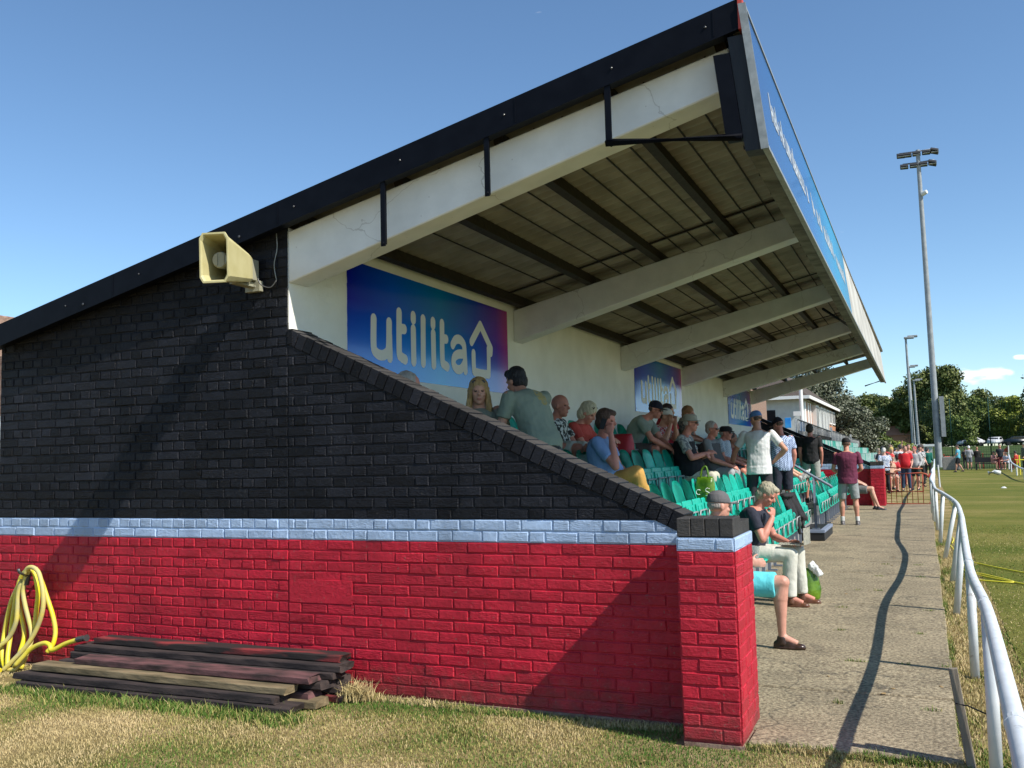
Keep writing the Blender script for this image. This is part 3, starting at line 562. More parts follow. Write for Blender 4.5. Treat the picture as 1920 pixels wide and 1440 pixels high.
# crowd past the gate and round the far end of the pitch
GF = .17
WALK = mod(STAND(), knL=(.12,.1,.5), anL=(.18,.1,.09), knR=(-.02,-.1,.5), anR=(-.22,-.1,.12))
SIT = SEAT()
crowd = [
 ('grey haired man in white and blue striped shirt and black trousers behind the gate', .09,28.2,120,0,('print',(.6,.62,.66),(.2,.25,.4)),('cloth',(.012,.012,.016)),False,(.4,.38,.36)),
 ('man in plain red T-shirt and jeans leaning on the gate', .70,30.2,-95,0,('cloth',(.55,.012,.02)),('cloth',(.03,.06,.12)),False,(.12,.06,.04)),
 ('man in light grey T-shirt and dark shorts near the end of the gate', 1.00,30.8,-110,0,('cloth',(.42,.42,.42)),('cloth',(.02,.03,.03)),True,(.3,.05,.05)),
 ('man in white T-shirt with his back turned in the crowd', .44,34.2,90,0,('cloth',(.62,.62,.62)),('cloth',(.02,.02,.03)),False,(.02,.02,.02)),
 ('person with raised arm in pink top in the crowd', .74,35.5,-80,2,('cloth',(.5,.2,.18)),('cloth',(.05,.05,.06)),True,(.05,.03,.02)),
 ('person in black vest and white sleeves at the rail end of the crowd', 1.16,34.0,-60,0,('print',(.6,.6,.6),(.02,.02,.02)),('cloth',(.02,.02,.02)),False,(.03,.02,.02)),
 ('person in dark jacket standing further off by the rail', 1.24,38.5,180,0,('cloth',(.015,.02,.02)),('cloth',(.02,.02,.02)),False,(.05,.03,.02)),
 ('person in teal green top beyond the crowd', 1.45,43.0,80,0,('cloth',(.0,.14,.10)),('cloth',(.02,.02,.02)),False,(.02,.02,.02)),
 ('person in black top at the left of the crowd', -.08,31.2,-70,0,('cloth',(.02,.02,.025)),('cloth',(.02,.02,.02)),False,(.01,.01,.01)),
 ('person in faded red shirt behind the black top', .02,37.0,-60,0,('cloth',(.45,.05,.05)),('cloth',(.1,.1,.12)),False,(.2,.12,.08)),
 ('tall person in dark clothes at the back of the crowd', .14,39.2,60,0,('cloth',(.02,.03,.03)),('cloth',(.02,.02,.02)),False,(.02,.02,.02)),
 ('person in grey top at the far left of the crowd', -.62,41.0,-60,0,('cloth',(.3,.31,.33)),('cloth',(.04,.04,.05)),False,(.25,.2,.15)),
 ('person in white top at the very back of the crowd', .36,43.2,100,0,('cloth',(.55,.55,.58)),('cloth',(.04,.04,.05)),False,(.06,.04,.03)),
 ('seated person in tan clothes behind the gate', .16,29.2,-60,1,('cloth',(.50,.32,.22)),('cloth',(.45,.30,.22)),True,(.3,.16,.08)),
 ('seated child in red cap behind the gate', .27,30.0,-90,1,('cloth',(.50,.02,.03)),('cloth',(.4,.3,.25)),True,(.5,.02,.02)),
 ('seated person in pale blue and white behind the gate', .48,31.2,160,1,('print',(.55,.58,.65),(.3,.36,.5)),('cloth',(.5,.5,.5)),True,(.03,.02,.02)),
 ('yellow haired person in the crowd behind the gate', .20,32.4,-120,0,('cloth',(.45,.40,.30)),('cloth',(.05,.05,.06)),True,(.45,.33,.10)),
 ('person in sky blue top and black shorts walking at the pitch end', 3.22,58.6,170,3,('cloth',(.12,.42,.55)),('cloth',(.01,.01,.014)),True,(.03,.02,.02)),
 ('person in grey top and white cap facing the far railings', 4.10,65.4,90,0,('cloth',(.36,.36,.38)),('cloth',(.16,.17,.2)),True,(.6,.6,.6)),
 ('person in black top and beige shorts facing the far railings', 4.62,65.8,90,0,('cloth',(.015,.014,.012)),('cloth',(.4,.25,.2)),True,(.3,.15,.08)),
 ('person in dark clothes half hidden beside the grey top', 3.90,66.4,90,0,('cloth',(.02,.025,.03)),('cloth',(.03,.03,.035)),False,(.02,.02,.02)),
 ('person in navy top and maroon trousers standing by the far bench', 5.92,64.4,-90,0,('cloth',(.015,.02,.03)),('cloth',(.16,.02,.03)),False,(.35,.2,.14)),
 ('person in pink top sitting on the far bench', 5.50,64.6,-40,1,('cloth',(.45,.22,.2)),('cloth',(.5,.28,.22)),True,(.1,.06,.04)),
 ('person in white top crouching by the far railings', 6.22,63.6,-130,1,('cloth',(.5,.55,.65)),('cloth',(.03,.03,.03)),True,(.05,.03,.03)),
 ('person in red jacket near the corner flag', 6.72,62.4,150,1,('cloth',(.5,.05,.03)),('cloth',(.3,.05,.04)),False,(.02,.02,.02)),
 ('person in grey green jacket at the right edge of the picture', 6.84,58.4,-150,0,('cloth',(.08,.10,.07)),('cloth',(.03,.03,.03)),False,(.2,.22,.16)),
]
for lb, x, y, dg_, ps, sh, lg, so, hc in crowd:
    J_ = SIT if ps == 1 else (WALK if ps == 3 else STAND())
    rj = random.Random(lb); J_ = {k: (V(v)+V((rj.uniform(-.03,.03),rj.uniform(-.03,.03),0)) if k[:2] in ('el','an') else (V(v)+V((rj.uniform(0,.25),0,rj.uniform(0,.16))) if k[:2] == 'wr' else V(v))) for k, v in J_.items()}
    if ps == 2: J_ = mod(J_, elR=(.05,-.30,1.5), wrR=(.08,-.26,1.76))
    r_ = person(lb, (x, y, GF), dg_, J_, fd=(rj.uniform(-50,50), rj.uniform(-5,15)), belly=rj.uniform(0,.08), sleeve=rj.choice(('short','short','long')), skin=(.50,.25,.18), shirt=sh, legs=lg, shorts=so, hair=(hc,rj.choice(('short','full','bob'))), lod=2, group='spectators beyond the red gate' if y < 50 else 'people at the far end of the pitch', skipfeet=False)
    sc_ = rj.uniform(.86,.98); r_.scale = (sc_,)*3
# ---------------------------------------------------------------- grandstand
ZR = lambda x: 3.352 + .2268*(x+2.87)      # underside of the roof frame
def brick_sheet(u0, u1, rows, bond, seed=1, z0=0., zcap=1e9, depth=.0105, jit=.0026, layers=((1.05,0),(1.2,1),(99,2))):
    """raised bricks over recessed mortar in the plane (u, z); returns verts (u, d, z), quads, material index; d = outward"""
    rg = random.Random(seed); Vt=[];F=[];MI=[]
    for r in range(rows):
        za, zb = z0+r*.075, z0+r*.075+.075
        zc = (za+zb)/2; b_ = bond(r, zc)
        u = u0; first = True; k = 0
        pw_ = [(.2225,.105),(.1,.2275)][r % 2] if b_ == 'P' else None
        if b_ == 'P': off = 0.
        elif b_ == 'S': off = (.1125 if r % 2 else 0.)
        elif b_ == 'E': off = .056 if r % 2 else 0.
        else: off = .169 if r % 2 else 0.
        pos = u0-off
        while pos < u1:
            w = {'S':.225, 'E':(.1125 if r % 2 else .225)}.get(b_) or (.225 if k % 2 == 0 else .1125)
            if b_ == 'P': w = pw_[min(k,1)]; k += 1
            if b_ == 'F': k += 1
            a, b = max(pos, u0), min(pos+w, u1); pos += w
            if b-a < .03: continue
            j = lambda s=jit: rg.uniform(-s, s)
            g = .0045+rg.uniform(-.001,.002); d0 = rg.uniform(-.001, .0045); tl = [d0+j(.0022) for _ in range(4)]
            mi = next(m for lim, m in layers if zc < lim)
            c = [(a+g+j(),za+g+j()),(b-g+j(),za+g+j()),(b-g+j(),zb-g+j()),(a+g+j(),zb-g+j())]
            s = len(Vt); q = .0055
            cc = [((c[0][0]+q),(c[0][1]+q)),((c[1][0]-q),(c[1][1]+q)),((c[2][0]-q),(c[2][1]-q)),((c[3][0]+q),(c[3][1]-q))]
            Vt += [(x_, 0., z_) for x_, z_ in c] + [(x_, depth*.6, z_) for x_, z_ in c] + [(x_, depth-.0018+tl[i], z_) for i, (x_, z_) in enumerate(cc)]
            for i in range(4):
                n = (i+1) % 4; F.append((s+i, s+n, s+4+n, s+4+i)); F.append((s+4+i, s+4+n, s+8+n, s+8+i)); MI += [mi, mi]
            F.append((s+8, s+9, s+10, s+11)); MI.append(mi)
    # mortar backing in strips by paint colour
    zt = z0+rows*.075; lims = [z0]+[l for l, _ in layers if z0 < l < zt]+[zt]
    for za, zb in zip(lims, lims[1:]):
        mi = next(m for lim, m in layers if (za+zb)/2 < lim)
        nu = max(1, int((u1-u0)/.06)); nz = max(1, int((zb-za)/.0375))
        s = len(Vt)
        for i in range(nz+1):
            for k in range(nu+1):
                Vt.append((u0+(u1-u0)*k/nu, .0035+rg.uniform(-.0015,.0015), za+(zb-za)*i/nz))
        for i in range(nz):
            for k in range(nu): A = s+i*(nu+1)+k; F.append((A,A+1,A+nu+2,A+nu+1)); MI.append(mi)
    return Vt, F, MI
def sheet_bm(bm, data, fn):
    Vt, F, MI = data; vs = [bm.verts.new(fn(*v)) for v in Vt]
    for f, m in zip(F, MI):
        k = bm.faces.new([vs[i] for i in f]); k.material_index = m
def cut(bm, co, no):
    g = bm.verts[:]+bm.edges[:]+bm.faces[:]
    bmesh.ops.bisect_plane(bm, geom=g, dist=1e-5, plane_co=co, plane_no=no, clear_outer=True)

stand = empty('grandstand', (0,0,0), 0, 'small brick grandstand with mono pitch roof, black above red painted bricks', 'grandstand')
BR = ['red','blue','black','white']
# left gable part up to the roof
SX = -2.97; LX = -6.04
bm = NB()
sheet_bm(bm, brick_sheet(LX, SX, 46, lambda r, z: 'E', 3), lambda u, d, z: (u, -d, z))
cut(bm, (SX,0,ZR(SX)+.10), V((-.2268,0,1)))
box(bm, LX, SX-.001, .0005, .22, -.4, ZR(LX)+.02, 2)
build('gable_wall', bm, BR, stand)
# right part: lower red and blue, sloping black
def cope_z(x): return 1.234 - .4675*(x+.02)
bm = NB()
sheet_bm(bm, brick_sheet(SX, 0., 34, lambda r, z: ('S' if z < 1.05 else 'F'), 5, jit=.002), lambda u, d, z: (u, -d, z))
cut(bm, (0,0,cope_z(0)-.125), V((.4675,0,1)))
# solid core of the sloping wall
vs = [bm.verts.new(c) for c in ((SX,.0008,-.4),(0,.0008,-.4),(0,.0008,1.095),(SX,.0008,cope_z(SX)-.13),(SX,.215,-.4),(0,.215,-.4),(0,.215,1.095),(SX,.215,cope_z(SX)-.13))]
for f, m_ in (((0,1,2,3),0),((4,7,6,5),3),((3,2,6,7),2),((1,5,6,2),0)):
    k = bm.faces.new([vs[i] for i in f]); k.material_index = m_
# cement patch in the red paint
box(bm, -3.02+.06, -2.42, -.0135, -.001, .60, .765, 0, .002)
build('sloping_wall', bm, BR, stand)
# footing course
bm = NB(); box(bm, LX, -.001, -.016, .2, -.09, -.012, 0); box(bm, .004, .334, -.346, .0, -.09, -.012, 0); build('footing', bm, 'brickbare', stand)
# coping bricks down the slope
bm = NB(); sl = math.atan(.4675); n = 0; L_ = 2.93/math.cos(sl); cnt = int(L_/.0765)
for i in range(cnt):
    s = (i+.5)*.0765; x = SX+.015+s*math.cos(sl); z = cope_z(x)
    rr = random.Random(i); h = .108; j = rr.uniform(-.003,.003)
    v0 = len(bm.verts)
    vs = box(bm, x-.0355, x+.0355, -.016+rr.uniform(-.003,.003), .232, z-h-.01+j, z-.004+j, 0, .004, Matrix.Rotation(sl+rr.uniform(-.02,.02), 3, 'Y'))
for v in box(bm, SX+.02, -.02, -.004, .222, 0, .09, 0): v.co.z += cope_z(v.co.x)-.118   # bedding under the bricks
box(bm, SX+.002, SX+.05, -.017, .23, cope_z(SX)-.125, cope_z(SX)-.01, 0, .003)
for f in bm.faces:
    f.normal_update(); f.material_index = 0 if f.normal.z > .5 else 1  # upward faces paler: worn paint and lit tops put into the colour
build('coping', bm, ['cap','black'], stand)
# pillar
def pillar(y0, z0=0.):
    bm = NB()
    lay = ((1.05+z0,0),(9,1))
    sheet_bm(bm, brick_sheet(.0, .3275, 15, lambda r, z: 'P', 11, z0, layers=lay), lambda u, d, z: (u, y0-d, z))
    sheet_bm(bm, brick_sheet(y0, y0+.55, 15, lambda r, z: 'F', 12, z0, layers=lay), lambda u, d, z: (.3275+d*.6, u, z))
    box(bm, .0, .3265, y0+.001, y0+.55, z0-.3, z0+1.04, 0); box(bm, .0, .3265, y0+.001, y0+.55, z0+1.04, z0+1.124, 1)
    p = build('pillar', bm, BR, stand)
    bm = NB()
    for i in range(4): box(bm, .004+i*.0815, .004+i*.0815+.0775, y0-.004+random.uniform(-.003,.003), y0+.22, z0+1.131, z0+1.236+random.uniform(-.002,.002), 0, .004)
    box(bm, .01, .32, y0+.01, y0+.54, z0+1.125, z0+1.20, 0)
    build('pillar_cap', bm, 'cap', p)
pillar(-.337)
# back wall, end wall of the store behind
bm = NB()
box(bm, SX-.22, SX, .221, 20.55, 0, ZR(SX)+.06, 0); 
sheet_bm(bm, brick_sheet(.0, 2.6, 45, lambda r, z: 'F', 21, 0., layers=((99,0),), depth=.0015), lambda u, d, z: (SX+d+.001, u, z))
box(bm, SX-.10, SX-.002, .0, .2205, 0, ZR(SX)+.02, 0)
build('back_wall', bm, 'white', stand)
bm = NB(); box(bm, LX, LX+.2, .221, 20.5, -.3, ZR(LX)-.02, 0); box(bm, LX+.2, SX-.22, 20.3, 20.5, -.3, ZR(LX), 0); build('rear_wall', bm, 'brickbare', stand)
# roof sheet, corrugated
ny, xs = 1600, [-6.25,-4.5,SX,-2.2,-1.4,-.6,.1,.46]
Y = np.linspace(-.10, 20.95, ny); W_ = .019*np.cos(2*np.pi*Y/.146)
vv = []
for x in xs: vv.append(np.stack([np.full(ny,x), Y, ZR(x)+.135+W_], 1))
for x in xs: vv.append(np.stack([np.full(ny,x), Y, ZR(x)+.143+W_], 1))
vv = np.concatenate(vv); ff=[]; nx = len(xs); ar = np.arange(ny-1)
for L in (0, nx):
    for i in range(nx-1): a = (L+i)*ny+ar; b = (L+i+1)*ny+ar; ff.append(np.stack([a,b,b+1,a+1],1) if L else np.stack([a,a+1,b+1,b],1))
for a0, b0 in ((0,nx),((nx-1),(2*nx-1))): a = a0*ny+ar; b = b0*ny+ar; ff.append(np.stack([a,b,b+1,a+1],1))
ff = np.concatenate(ff)
for e in (0, ny-1):
    for i in range(nx-1): ff = np.vstack([ff, [[i*ny+e,(i+1)*ny+e,(nx+i+1)*ny+e,(nx+i)*ny+e]]])
roof = mesh_np('roof', vv, ff, ['sheet'], stand, smooth=False)
bm = NB()
for x in (-5.4,-4.6,-3.75): box(bm, x-.035,x+.035,.0,20.7,ZR(x)+.0,ZR(x)+.115)
for x in (-2.87,-2.04,-1.24,-.44,.30):
    vs = box(bm, x-.035, x+.035, .06, 20.75, ZR(x)+.004, ZR(x)+.118, 0, 0, Matrix.Rotation(-math.atan(.2268), 3, 'Y'))
build('purlin', bm, 'purlin', stand)
bm = NB()
for x in (-2.45,-1.78,-1.52,-1.03,-.82,-.62,-.24,-.02,.17): box(bm, x-.006, x+.006, .20, 20.7, ZR(x)+.108, ZR(x)+.116)
for y in (3.85,8.05,12.2,16.3,19.9):  # crosswise dark strips just ahead of each beam
    for v in box(bm, -2.9, .4, y-.016, y+.016, 0,.012): v.co.z += ZR(v.co.x)+.100
build('joint_and_cross_strips', bm, 'batten', stand)
# tapered concrete beams
BY = (0.0, 4.22, 8.42, 12.5, 16.6, 20.5)
for i, y in enumerate(BY):
    bm = NB(); x0, x1 = (SX+.0025), .36; t = .24
    pr = [(x0, 2.955), (x1, 3.845), (x1, ZR(x1)-.005+(.022 if i == 0 else 0)), (x0, ZR(x0)-.005+(.022 if i == 0 else 0))]
    A = [bm.verts.new((x, y+.002, z)) for x, z in pr]; B = [bm.verts.new((x, y+t, z)) for x, z in pr]
    bm.faces.new(A); bm.faces.new(B[::-1])
    for k in range(4): bm.faces.new((A[k], B[k], B[(k+1)%4], A[(k+1)%4]))
    bmesh.ops.bevel(bm, geom=bm.edges[:], offset=.008, segments=1, affect='EDGES')
    build('roof_beam', bm, 'white2', stand)
# barge board at the verge
def slopebox(bm, x0, x1, y0, y1, f0, f1, mi=0):
    b_ = len(bm.verts); vs = [bm.verts.new((x, y, (f0 if k == 0 else f1)(x))) for x in (x0,x1) for y in (y0,y1) for k in (0,1)]
    for q in ((0,1,3,2),(4,6,7,5),(0,4,5,1),(2,3,7,6),(0,2,6,4),(1,5,7,3)): f = bm.faces.new([vs[i] for i in q]); f.material_index = mi
ZB = lambda x: 2.668+.2313*(x+5.88); ZT = lambda x: 2.862+.2308*(x+5.88)
bm = NB()
slopebox(bm, -6.35, .448, -.15, -.122, ZB, ZT); slopebox(bm, -6.35, .448, -.121, -.07, lambda x: ZT(x)-.02, lambda x: ZT(x)+.004)
slopebox(bm, -6.35, .448, -.156, -.1505, ZB, lambda x: ZB(x)+.010); slopebox(bm, -6.35, .40, -.121, -.050, lambda x: ZB(x)+.012, lambda x: ZB(x)+.030)  # last strip is black filler put in to darken the gap above the beam
for x in (-6.2,-4.58,-2.95,-1.02,.30): box(bm, x-.004, x+.004, -.1535, -.150, ZB(x)+.02, ZT(x)-.01)
bb = build('barge_board', bm, 'blackmetal', stand)
bm = NB(); slopebox(bm, .4485, .475, -.156, -.065, lambda x: ZB(.45)-.0, lambda x: ZT(.45)+.004); build('end_cap', bm, 'redpaint', bb)
bm = NB()
for x in (-5.1,-4.3,-3.6,-2.8,-1.9,-1.1,-.35,.25): ell(bm, (x,-.154,ZB(x)+.10), (.008,.006,.008), sub=1)
for x in (-4.9,-3.3): ell(bm, (x,-.156,ZB(x)+.05), (.012,.006,.012), sub=1)
build('bolt', bm, 'fitting', bb)
# black hanging brackets
for x, zb in ((-2.045,3.10),(-1.235,3.345)):
    a_ = x-.02; bm = NB()
    v = box(bm, a_, a_+.035, -.148, -.138, zb, ZB(x)+.02); box(bm, a_+.012, a_+.022, -.138, -.10, zb+.02, ZB(x))
    ell(bm, (x,-.15,zb+.02), (.010,.006,.010), sub=1)
    build('hanging_bracket', bm, 'blackmetal', stand)
bm = NB()
box(bm, -.405, -.365, -.149, -.135, 3.56, ZB(-.38)+.02); box(bm, -.39, -.38, -.135, -.09, 3.56, ZB(-.38))
tube(bm, [(-.405,-.142,3.575),(.44,-.142,3.475)], .026, 4)
build('hanging_bracket', bm, 'blackmetal', stand)
# front fascia: black end boards, printed panels
FXb, FXt = .57, .475
fz0, fz1 = 3.385, 4.27
def skewbox(bm, y0, y1, x_off0, x_off1, z0, z1, mi=0):
    """box that leans with the fascia and runs very slightly out of square along y"""
    vs = []
    for y in (y0, y1):
        for z in (z0, z1):
            t = (z-fz0)/(fz1-fz0); xb = FXb+(FXt-FXb)*t - .0042*max(y,0)
            for xo in (x_off0, x_off1): vs.append(bm.verts.new((xb+xo, y, z)))
    for q in ((0,1,3,2),(4,6,7,5),(0,4,5,1),(2,3,7,6),(0,2,6,4),(1,5,7,3)): f = bm.faces.new([vs[i] for i in q]); f.material_index = mi
bm = NB(); skewbox(bm, -.14, -.02, -.115, -.012, fz0+.0, fz1-.17); cp = build('corner_post', bm, 'blackwood', stand); bm = NB(); skewbox(bm, -.148, -.05, -.215, -.118, fz0+.09, fz1-.27)
build('corner_plate', bm, 'blackmetal', cp)
bm = NB()
skewbox(bm, -.02, 20.8, -.16, -.02, fz0+.14, fz0+.50); skewbox(bm, .0, 20.8, -.115, -.022, fz0+.01, fz0+.14)
for v in bm.verts: v.co.z += 0
build('soffit', bm, 'soffit', stand)
bm = NB(); rg = random.Random(4)
for i in range(34):
    y = .25+i*.6+rg.uniform(-.1,.1); skewbox(bm, y, y+.012, -.165, -.021, fz0+.12+rg.uniform(0,.03), fz0+.20)
build('soffit_joints', bm, 'batten', stand)
M['fblue'] = sign_mat('blue_fascia_print', -.1, 8., .25, [(0,(.03,.09,.24)),(.35,(.02,.13,.34)),(.7,(.0,.28,.48)),(.93,(.01,.17,.25)),(1,(.01,.12,.20))])
M['fletter'] = mat('faded_white_print', (.30,.36,.42), .6, (.55,.58,.60), 6, 5)
M['fgrey'] = mat('weathered_white_fascia', (.38,.36,.32), .7, (.55,.53,.48), 1.6, 8)
fa = empty('fascia', (0,0,0)); fa.parent = stand
bm = NB(); skewbox(bm, -.155, 7.55, .0, .012, fz0+.02, fz1-.01); build('blue_panel', bm, 'fblue', fa)
bm = NB(); skewbox(bm, 7.56, 20.9, .0, .012, fz0+.02, fz1-.03); build('grey_panel', bm, 'fgrey', fa)
bm = NB(); skewbox(bm, -.16, 20.92, -.014, .022, fz0-.008, fz0+.019); skewbox(bm, -.16, 20.92, -.010, .020, fz1-.009, fz1+.014); skewbox(bm, -.165, -.1555, -.022, .024, fz0-.008, fz1+.014)
build('panel_frame', bm, 'galv', fa)
bm = NB(); rg = random.Random(12); y = .45
while y < 7.0:      # faded, unreadable line of white lettering
    w = rg.uniform(.07,.15); h = rg.choice((.14,.14,.20)); z = fz0+.36
    if rg.random() > .14:
        skewbox(bm, y, y+.028, .0125, .0150, z, z+h)
        k = rg.random()
        if k > .3: skewbox(bm, y+w-.028, y+w, .0125, .0150, z, z+.14)
        if k < .7: skewbox(bm, y+.028, y+w-.028, .0125, .0150, z+.055, z+.085)
        if k > .5: skewbox(bm, y+.028, y+w-.028, .0125, .0150, z, z+.028)
    y += w+.035
tag(build('lettering', bm, 'fletter', fa), kind='stuff')
bm = NB(); tube(bm, [(.10,8.4,3.66),(.44,9.9,3.50)], .02, 6); tube(bm, [(.0,20.4,3.30),(.42,20.6,3.44)], .02, 6); tube(bm, [(.30,12.4,3.62),(.46,12.9,3.5)], .016, 6); build('tie_rod', bm, 'blackmetal', stand)
# thin cables at the gable corner
bm = NB(); tube(bm, spline([(-3.06,-.02,3.34),(-3.05,-.025,3.22),(-3.08,-.022,3.1),(-3.06,-.02,2.98)]), .004, 5); build('cable', bm, 'galv', stand)
# terrace
bm = NB()
for x0, x1, z in ((-1.28,-.68,.43),(-1.88,-1.28,.80),(SX+.001,-1.88,1.17)): box(bm, x0, x1-.001, .216, 20.8, -.2, z, 0, .006)
build('terrace', bm, 'conc2', stand)
bm = NB()
for k, (z, x) in enumerate(((.20,-.36),)): 
    vs = box(bm, -.76, -.30, 11.15, 12.65, .09, .27, 0, .006)
st_ = build('aisle_step', bm, 'sh_dark', stand)
bm = NB(); box(bm, -.31, -.294, 11.14, 12.66, .225, .275, 0, .003); box(bm, -.76, -.31, 11.138, 11.155, .225, .275, 0, .003); box(bm,-.37,-.3105,11.156,12.64,.2715,.276,0); box(bm,-.76,-.3705,11.156,11.22,.2715,.276,0); build('step_edge', bm, 'ledge', st_)
# far end wall and pillar, a little higher
bm = NB()
sheet_bm(bm, brick_sheet(SX, 0., 34, lambda r, z: ('S' if z < 1.05 else 'F'), 9), lambda u, d, z: (u, 20.85-d, z+.08))
cut(bm, (0,20.8,cope_z(0)-.04), V((.4675,0,1)))
vs = [bm.verts.new(c) for c in ((SX,20.86,-.2),(0,20.86,-.2),(0,20.86,1.17),(SX,20.86,cope_z(SX)-.05),(SX,21.07,-.2),(0,21.07,-.2),(0,21.07,1.17),(SX,21.07,cope_z(SX)-.05))]
for f, m_ in (((0,1,2,3),2),((4,7,6,5),2),((3,2,6,7),2),((1,5,6,2),0)): k = bm.faces.new([vs[i] for i in f]); k.material_index = m_
for v in box(bm, SX, .0, 20.83, 21.09, 0, .10, 2): v.co.z += cope_z(v.co.x)-.035
build('far_end_wall', bm, BR, stand)
pillar(20.60, .085)

# ---------------------------------------------------------------- printed signs on the back wall
ST = {'u':[(1.174,2.835),(1.168,2.60),(1.206,2.545),(1.284,2.528),(1.365,2.548),(1.415,2.608),(1.428,2.834)],'u_tail':[(1.428,2.72),(1.432,2.52)],
't':[(1.604,2.948),(1.597,2.60),(1.625,2.548),(1.70,2.528)],'tc':[(1.603,2.80),(1.689,2.806)],'id':[(1.861,2.951),(1.86,2.915)],'i':[(1.857,2.824),(1.857,2.523)],
'l':[(2.048,2.944),(2.039,2.525)],'jd':[(2.244,2.946),(2.243,2.912)],'j':[(2.244,2.828),(2.245,2.524)],'t2':[(2.429,2.95),(2.425,2.60),(2.453,2.548),(2.524,2.528)],'t2c':[(2.433,2.80),(2.509,2.803)],
'a':[(2.652,2.762),(2.71,2.815),(2.80,2.833),(2.88,2.805),(2.911,2.749),(2.928,2.521)],'ab':[(2.908,2.69),(2.765,2.676),(2.675,2.632),(2.665,2.56),(2.735,2.52),(2.83,2.532),(2.912,2.60)],
'h':[(3.084,2.838),(3.304,3.043),(3.563,2.815),(3.555,2.766)],'hb':[(3.124,2.72),(3.128,2.555),(3.168,2.522),(3.447,2.522),(3.491,2.555),(3.498,2.80)]}
def stroke(bm, pts, w, x, dx):
    n = 14
    for i in range(len(pts)-1):
        a, b = V((0,*pts[i])), V((0,*pts[i+1])); d = (b-a).normalized(); s = V((0,-d.z,d.y))*w; ring = []
        for k in range(n+1): t = math.pi*k/n; ring.append(b + s*math.cos(t) + d*w*math.sin(t))
        for k in range(n+1): t = math.pi*k/n; ring.append(a - s*math.cos(t) - d*w*math.sin(t))
        vs = [bm.verts.new((x+dx*i, q.y, q.z)) for q in ring]; bm.faces.new(vs)
for i, (y0, lb) in enumerate(((.775,'large blue to purple wall sign with white house logo nearest the sloping wall'),(9.15,'middle one of the three blue to purple wall signs, above the navy cap man'),(17.13,'furthest and smallest looking blue wall sign behind the blue cap man'))):
    dy = y0-.775
    s = empty('wall_sign', (SX+.004, y0, 2.34), 0, lb, 'sign', 'sponsor signs along the back wall')
    M['sg%d'%i] = sign_mat('sign_print_painted_sheen', 0, 3.25)
    nt = M['sg%d'%i].node_tree
    for n_ in nt.nodes:
        if n_.type == 'MAP_RANGE' and abs(n_.inputs['From Min'].default_value-2.35) < 1e-3: n_.inputs['From Min'].default_value = 0.; n_.inputs['From Max'].default_value = .62
    bm = NB(); box(bm, 0, .006, 0, 3.245, 0, .945)
    build('panel', bm, 'sg%d'%i, s)
    for gl in (('u','u_tail'),('t','tc'),('id','i'),('l',),('jd','j'),('t2','t2c'),('a','ab'),('h','hb')):
        bm = NB()
        for k_, nm in enumerate(gl):
            pts = [(a-.775, b-2.34) for a, b in ST[nm]]
            if len(pts) > 2 and nm not in 'h': pts = [(q.y, q.z) for q in spline([(0,a,b) for a, b in pts], 4)]
            stroke(bm, pts, .047, .0072+(k_ % 3)*.0009, .00003)
        build('house_emblem' if gl[0] == 'h' else 'letter', bm, 'white_pl', s)
    for yy in (.05,3.19):
        for zz in (.05,.90): bm = NB(); ell(bm, (.007,yy,zz), (.004,.009,.009), sub=1); build('fixing', bm, 'blackmetal', s)

# ---------------------------------------------------------------- horn loudspeaker on the gable
sp = empty('horn_loudspeaker', (-3.215,-.03,2.965), 0, 'cream square horn loudspeaker fixed high on the black gable wall', 'loudspeaker')
ax = V((.30,-1.0,-.05)).normalized(); sd_ = ax.cross(V((0,0,1))).normalized(); up_ = sd_.cross(ax).normalized()
o_ = V((-.045,-.095,.10))
def hring(bm, s, w, h, ch=.22):
    c = o_+ax*s; P = []
    for a, b in ((1-ch,-1),(1,-1+ch),(1,1-ch),(1-ch,1),(-1+ch,1),(-1,1-ch),(-1,-1+ch),(-1+ch,-1)): P.append(bm.verts.new(c+sd_*a*w+up_*b*h))
    return P
def bridge(bm, A, B, mi=0):
    for k in range(len(A)): f = bm.faces.new((A[k],A[(k+1)%len(A)],B[(k+1)%len(B)],B[k])); f.material_index = mi
bm = NB()
r = [hring(bm,.02,.060,.095), hring(bm,.07,.066,.105), hring(bm,.53,.095,.165), hring(bm,.535,.104,.175), hring(bm,.555,.104,.175), hring(bm,.555,.095,.163), hring(bm,.54,.088,.155,.25), hring(bm,.08,.055,.09,.25)]
bm.faces.new(r[0]); 
for A, B in zip(r, r[1:]): bridge(bm, A, B)
bm.faces.new(r[-1][::-1]); build('horn', bm, 'horn', sp)
bm = NB(); c = o_+ax*.06
frus(bm, c, o_+ax*.44, .035, .060, 20); frus(bm, o_+ax*.44, o_+ax*.46, .060, .053, 20); 
for s in (-1,1):
    for v in box(bm, -.01,.01,-.004,.004,-.04,.04): v.co = o_+ax*(.462+v.co.y)+sd_*(v.co.x+s*.025)+up_*v.co.z
build('reflector', bm, 'horndark', sp, smooth=False)
bm = NB(); box(bm, -.11,.03,-.03,.012,-.06,.02,0,.003); frus(bm, (-.04,-.02,.0), (-.05,-.20,.02), .018,.018,8); box(bm, -.08,-.01,-.24,-.02,-.03,-.012,0,.003); box(bm,-.10,.0,-.08,-.0,.02,.18,0,.004); build('bracket', bm, 'horndark', sp)
bm = NB(); tube(bm, spline([(.03,-.06,.04),(.06,-.05,-.02),(.12,-.02,-.04),(.16,-.0,.01)]), .005, 6); build('cable', bm, 'fitting', sp)

